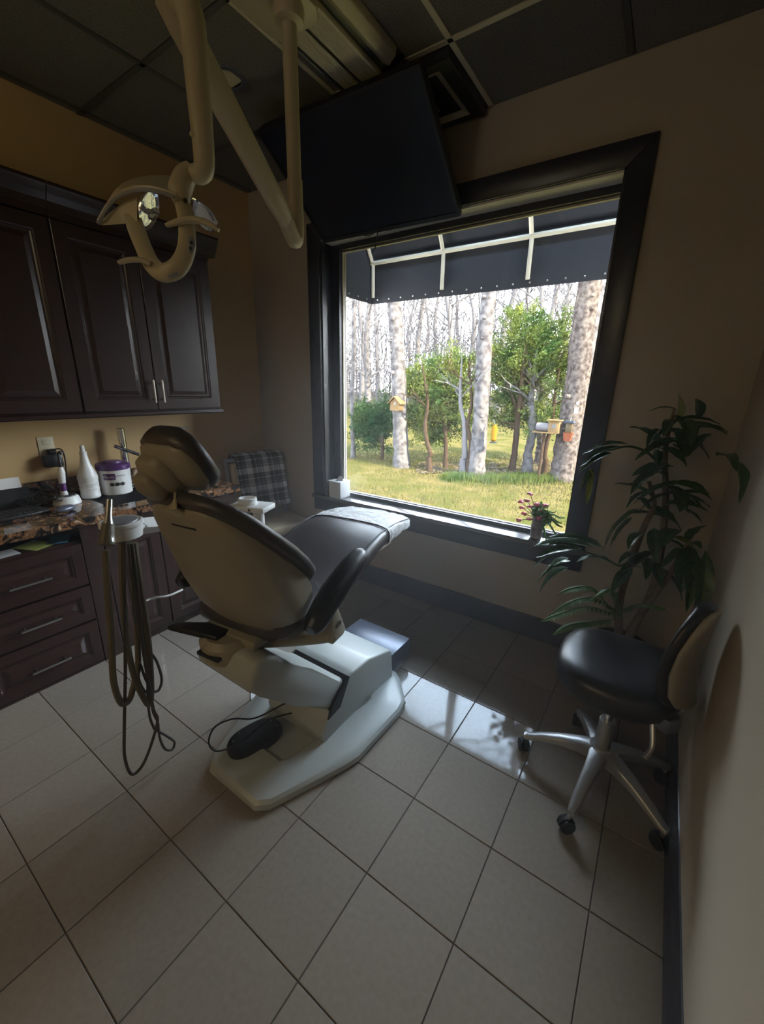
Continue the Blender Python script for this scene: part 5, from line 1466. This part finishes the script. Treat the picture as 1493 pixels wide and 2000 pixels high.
LV = [ # base u v y, tip u v y, width, kind, material
 (1228, 868, 2.06, 1139, 888, 1.98, 1.0, 'slim', 'leaf'), (1215, 872, 2.05, 1133, 914, 1.96, 1.0, 'slim', 'leaf'), (1196, 884, 2.03, 1130, 926, 1.95, 0.9, 'slim', 'leaf'),
 (1200, 880, 2.0, 1140, 902, 1.92, 0.8, 'slim', 'leaf'), (1160, 915, 2.0, 1131, 962, 1.95, 0.9, 'slim', 'leaf'), (1156, 925, 1.99, 1142, 987, 1.96, 0.7, 'slim', 'leaf_yellow'), (1150, 915, 1.98, 1158, 945, 1.96, 0.8, 'slim', 'leaf_yellow'),
 (1180, 1072, 2.05, 1060, 1052, 1.96, 0.9, 'slim', 'leaf'), (1160, 1070, 2.04, 1030, 1072, 1.94, 0.9, 'slim', 'leaf'), (1140, 1072, 2.02, 1046, 1090, 1.93, 1.1, 'slim', 'leaf'), (1130, 1074, 1.99, 1056, 1068, 1.90, 0.9, 'slim', 'leaf'),
 (1190, 1092, 2.06, 1126, 1098, 1.98, 1.0, 'broad', 'leaf'), (1112, 1090, 1.98, 1070, 1116, 1.93, 1.3, 'broad', 'leaf'), (1118, 1096, 1.99, 1051, 1136, 1.92, 1.0, 'broad', 'leaf'), (1112, 1108, 1.97, 1056, 1156, 1.92, 1.2, 'broad', 'leaf'), (1100, 1075, 1.97, 1044, 1108, 1.92, 1.0, 'slim', 'leaf'),
 (1248, 992, 2.12, 1178, 1076, 2.02, 0.45, 'slim', 'leaf'), (1236, 1010, 2.10, 1188, 1070, 2.02, 0.5, 'slim', 'leaf'),
 (1320, 826, 2.2, 1325, 768, 2.18, 1.0, 'broad', 'leaf_yellow'), (1322, 800, 2.2, 1268, 803, 2.14, 0.8, 'slim', 'leaf'), (1312, 830, 2.2, 1282, 860, 2.14, 0.9, 'slim', 'leaf'), (1316, 810, 2.2, 1340, 850, 2.16, 1.0, 'broad', 'leaf'),
 (1335, 880, 2.18, 1366, 832, 2.12, 1.0, 'broad', 'leaf'), (1345, 890, 2.18, 1392, 846, 2.10, 1.2, 'broad', 'leaf'), (1330, 885, 2.2, 1300, 850, 2.15, 1.0, 'broad', 'leaf'),
 (1306, 1050, 2.14, 1356, 1072, 2.05, 1.3, 'broad', 'leaf_yellow'), (1340, 1060, 2.12, 1400, 1030, 2.05, 1.0, 'broad', 'leaf'), (1345, 1062, 2.12, 1418, 1080, 2.02, 1.1, 'broad', 'leaf'), (1345, 1066, 2.12, 1422, 1130, 2.0, 1.0, 'slim', 'leaf'),
 (1350, 1075, 2.1, 1405, 1190, 1.98, 0.9, 'slim', 'leaf'), (1360, 1085, 2.08, 1416, 1215, 1.96, 0.8, 'slim', 'leaf'), (1340, 1070, 2.1, 1330, 1160, 2.0, 1.0, 'broad', 'leaf'), (1345, 1070, 2.1, 1370, 1170, 2.0, 1.0, 'broad', 'leaf'), (1335, 1070, 2.1, 1290, 1110, 2.0, 0.9, 'slim', 'leaf'),
 (1400, 1080, 1.9, 1412, 1250, 1.8, 0.7, 'slim', 'leaf'), (1440, 900, 1.7, 1468, 985, 1.55, 0.6, 'slim', 'leaf'), (1400, 890, 1.9, 1445, 920, 1.7, 0.8, 'slim', 'leaf')]
for bu, bv, by, tu, tv, ty, w, kind, m in LV:
    leaf(W(onp(bu, bv, by)), W(onp(tu, tv, ty)), m, kind, w, random.uniform(-0.35, 0.35))
rg = random.Random(12)
for _ in range(46):
    z = rg.choice([0.9, 1.0, 1.1, 1.2, 1.3, 1.35, 0.75])
    b = Vector((rg.uniform(-0.03, 0.12), rg.uniform(-0.08, 0.05), z + rg.uniform(-0.05, 0.05)))
    a = rg.uniform(-2.9, 0.2)
    ln = rg.uniform(0.14, 0.24)
    tp = b + Vector((math.cos(a) * ln, math.sin(a) * ln * 0.8, rg.uniform(-0.12, 0.10)))
    tp.x = min(tp.x, XR - PX - 0.07); tp.y = min(tp.y, YB - PY - 0.03)
    leaf(b, tp, 'leaf', rg.choice(['slim', 'broad']), rg.uniform(0.8, 1.2), rg.uniform(-0.4, 0.4))
def frond_bm(pts, wid, n=22):
    P = catmull([Vector(p) for p in pts], 8); bm = bmesh.new()
    tube(bm, P, [0.0028] * len(P), 5)
    for i in range(2, len(P) - 1):
        t_ = (P[min(i + 1, len(P) - 1)] - P[i - 1]).normalized()
        sd = t_.cross(Vector((0, 0, 1))).normalized()
        s = i / (len(P) - 1); l = wid * math.sin(math.pi * min(0.98, 0.15 + 0.85 * s)) ** 0.8
        for sg in (-1, 1):
            e = P[i] + sd * sg * l + t_ * l * 0.45 + Vector((0, 0, -l * 0.35))
            h = t_ * 0.006
            bm.faces.new([bm.verts.new(x) for x in (P[i] - h, P[i].lerp(e, 0.5) - h * 1.3, e, P[i].lerp(e, 0.5) + h * 1.3, P[i] + h)])
    return bm
FR = [((1215, 1200, 2.1), (1160, 1168, 2.05), (1110, 1178, 2.0), (1064, 1210, 1.95)), ((1215, 1205, 2.08), (1150, 1185, 2.0), (1090, 1200, 1.93), (1056, 1214, 1.9)), ((1210, 1200, 2.08), (1240, 1182, 2.0), (1280, 1184, 1.92), (1300, 1190, 1.9)),
      ((1200, 1200, 2.06), (1160, 1150, 2.02), (1120, 1148, 1.98), (1090, 1160, 1.95)), ((1205, 1210, 2.05), (1150, 1215, 1.98), (1110, 1222, 1.92), (1080, 1240, 1.88)), ((1215, 1205, 2.1), (1200, 1160, 2.05), (1190, 1150, 2.0), (1150, 1175, 1.95))]
for f in FR: obj('fern_frond', frond_bm([W(onp(u, v, y)) for u, v, y in f], 0.035), M['fern'], plant, smooth=0)

# ------------------------------------------------------------------ guest chair and plaid blanket in the far corner
gc = thing('guest_chair', 'beige cushioned guest chair with grey frame, plaid blanket over its back', 'chair', (-2.47, 2.09, 0), R(-11))
hw = 0.235
for sy in (-1, 1):
    obj('leg', T([(-0.16, sy * hw, 0), (-0.17, sy * hw, 0.45), (-0.24, sy * hw, 0.92)], 0.017, 4, flat=1.2), M['grey_frame'], gc)
    obj('leg', T([(0.22, sy * hw, 0), (0.22, sy * hw, 0.44)], 0.017, 4, flat=1.2), M['grey_frame'], gc)
    obj('side_rail', B(-0.17, 0.22, sy * hw - 0.012, sy * hw + 0.012, 0.385, 0.42, 0.004), M['grey_frame'], gc)
obj('back_rail', B(-0.255, -0.225, -hw - 0.012, hw + 0.012, 0.905, 0.935, 0.006), M['grey_frame'], gc)
def padbox(bm, x0, x1, y0, y1, z0, z1): return box(bm, x0, x1, y0, y1, z0, z1, 0.022, 3)
obj('seat_cushion', padbox(bmesh.new(), -0.17, 0.25, -0.215, 0.215, 0.395, 0.47), M['beige_fabric'], gc)
bm = padbox(bmesh.new(), -0.03, 0.03, -0.21, 0.21, 0.0, 0.42)
obj('back_cushion', bm, M['beige_fabric'], gc, M=Matrix.Translation((-0.172, 0, 0.485)) @ Matrix.Rotation(R(-8.5), 4, 'Y'))
bl = tag(None or bpy.data.objects.new('blanket', None), 'black and white plaid fleece blanket draped over the guest chair back', 'blanket')
scene.collection.objects.link(bl); bl.location = gc.location; bl.rotation_euler = gc.rotation_euler
path = [(-0.262, 0.60), (-0.272, 0.80), (-0.28, 0.935), (-0.255, 0.962), (-0.215, 0.955), (-0.19, 0.92), (-0.165, 0.80), (-0.145, 0.68), (-0.125, 0.58), (-0.108, 0.535)]
bm = bmesh.new(); uvl = bm.loops.layers.uv.new('UVMap')
cols = []
acc = [0]
for a, b in zip(path[:-1], path[1:]): acc.append(acc[-1] + math.hypot(b[0] - a[0], b[1] - a[1]))
ny_ = 24
for j in range(ny_ + 1):
    y = -0.185 + 0.42 * j / ny_
    col = []
    for i, (x, z) in enumerate(path):
        fold = 0.006 * math.sin(j * 0.9 + i * 0.3) * (1 if i > 4 else -0.4) * min(1, abs(i - 3) / 4)
        dz = -0.012 * math.sin(j * 0.35) if i in (0, len(path) - 1) else 0
        v = bm.verts.new((x + fold + (0.004 if i > 3 else -0.002), y + 0.012 * (i - 4) / 6, z + dz)); col.append(v)
    cols.append(col)
for j in range(ny_):
    for i in range(len(path) - 1):
        f = bm.faces.new((cols[j][i], cols[j][i + 1], cols[j + 1][i + 1], cols[j + 1][i]))
        for lp, (jj, ii) in zip(f.loops, ((j, i), (j, i + 1), (j + 1, i + 1), (j + 1, i))): lp[uvl].uv = (0.42 * jj / ny_ / 0.5, acc[ii] / 0.5)
bo = obj('blanket_cloth', bm, M['plaid'], bl, smooth=60)
so = bo.modifiers.new('thickness', 'SOLIDIFY'); so.thickness = 0.006; so.offset = 1

# ------------------------------------------------------------------ things on the window sill
ZS = WZ0 + 0.0005
t = thing('tissue_box', 'white cube tissue box on the dark sill at the window corner', 'tissue box', (-2.045, 2.43, ZS))
obj('box_body', B(-0.058, 0.058, -0.062, 0.062, 0, 0.132, 0.003), M['paper'], t)
obj('opening', lathe(bmesh.new(), [(0.034, 0.1322), (0.034, 0.1328)], n=20), M['grey_frame'], t)
bm = bmesh.new()
loft(bm, [[(x, y, z) for x, y, z in r] for r in ([(-0.03, -0.01, 0.13), (0.0, -0.02, 0.13), (0.03, 0.0, 0.13), (0.0, 0.02, 0.13)], [(-0.022, 0.0, 0.145), (0.005, -0.012, 0.15), (0.03, 0.006, 0.146), (0.0, 0.014, 0.144)], [(-0.004, 0.0, 0.166), (0.012, -0.003, 0.17), (0.026, 0.004, 0.160), (0.006, 0.006, 0.158)])])
obj('tissue', bm, M['paper'], t, smooth=0)
t = thing('wipe_box', 'lower grey box squeezed between tissue box and window jamb', 'box', (-2.135, 2.45, ZS))
obj('box_body', B(-0.026, 0.026, -0.042, 0.055, 0, 0.118, 0.003), M['bluegrey'], t)
obj('box_top', B(-0.024, 0.024, -0.040, 0.053, 0.118, 0.1195), M['white'], t)  # white colour stands in for window light falling on the top

t = thing('flower_vase', 'small vase of pink flowers and fern sprigs on the sill', 'vase', (-0.515, 2.435, ZS))
obj('vase_body', L([(0.030, 0), (0.033, 0.004), (0.036, 0.06), (0.033, 0.11), (0.036, 0.128), (0.032, 0.13), (0.026, 0.115)], n=16), mat('mottled vase', srgb(120, 104, 96), 0.3, col2=srgb(186, 178, 172), scale=22), t)
rg = random.Random(31)
FP = [(1030, 978), (1018, 980), (1036, 990), (1050, 986), (1060, 998), (1044, 1002), (1024, 1004), (1014, 1016), (1034, 1014), (1066, 988), (1054, 1012), (1036, 965), (1020, 992), (1062, 1006)]
for i, (u, v) in enumerate(FP):
    p = on(u, v, 1, 2.435 + rg.uniform(-0.05, 0.03)) - Vector(t.location)
    st = obj('flower_stem', T([(rg.uniform(-0.012, 0.012), rg.uniform(-0.012, 0.012), 0.11), p * 0.55 + Vector((0, 0, 0.055)), p], 0.0022, 5, smooth=3), M['fern'], t)
    bm = bmesh.new()
    for k in range(7):
        a = k * 0.9; blob(bm, p + Vector((math.cos(a) * 0.009, math.sin(a) * 0.009, rg.uniform(-0.003, 0.006))), 0.0095, 0.0095, 0.0075, 1.0, 7, 5)
    obj('flower_head', bm, M['pink'], t)
bm = bmesh.new(); foliage(bm, [(Vector((0.0, 0, 0.17)), 0.05, 0.045, 0.05), (Vector((0.03, -0.01, 0.13)), 0.05, 0.03, 0.05)], 420, rg, 0.010, 0.02)
obj('foliage', bm, M['sprig'], t, smooth=0)['kind'] = 'stuff'
for tu, tv in ((1100, 1030), (1104, 1012), (1092, 1048), (1086, 1000), (1070, 1060), (1098, 1022)):
    e = on(tu, tv, 1, 2.42) - Vector(t.location)
    obj('fern_sprig', frond_bm([(0.005, 0, 0.12), e * 0.5 + Vector((0, 0, 0.085)), e * 0.8 + Vector((0, 0, 0.03)), e], 0.016), M['sprig'], t, smooth=0)
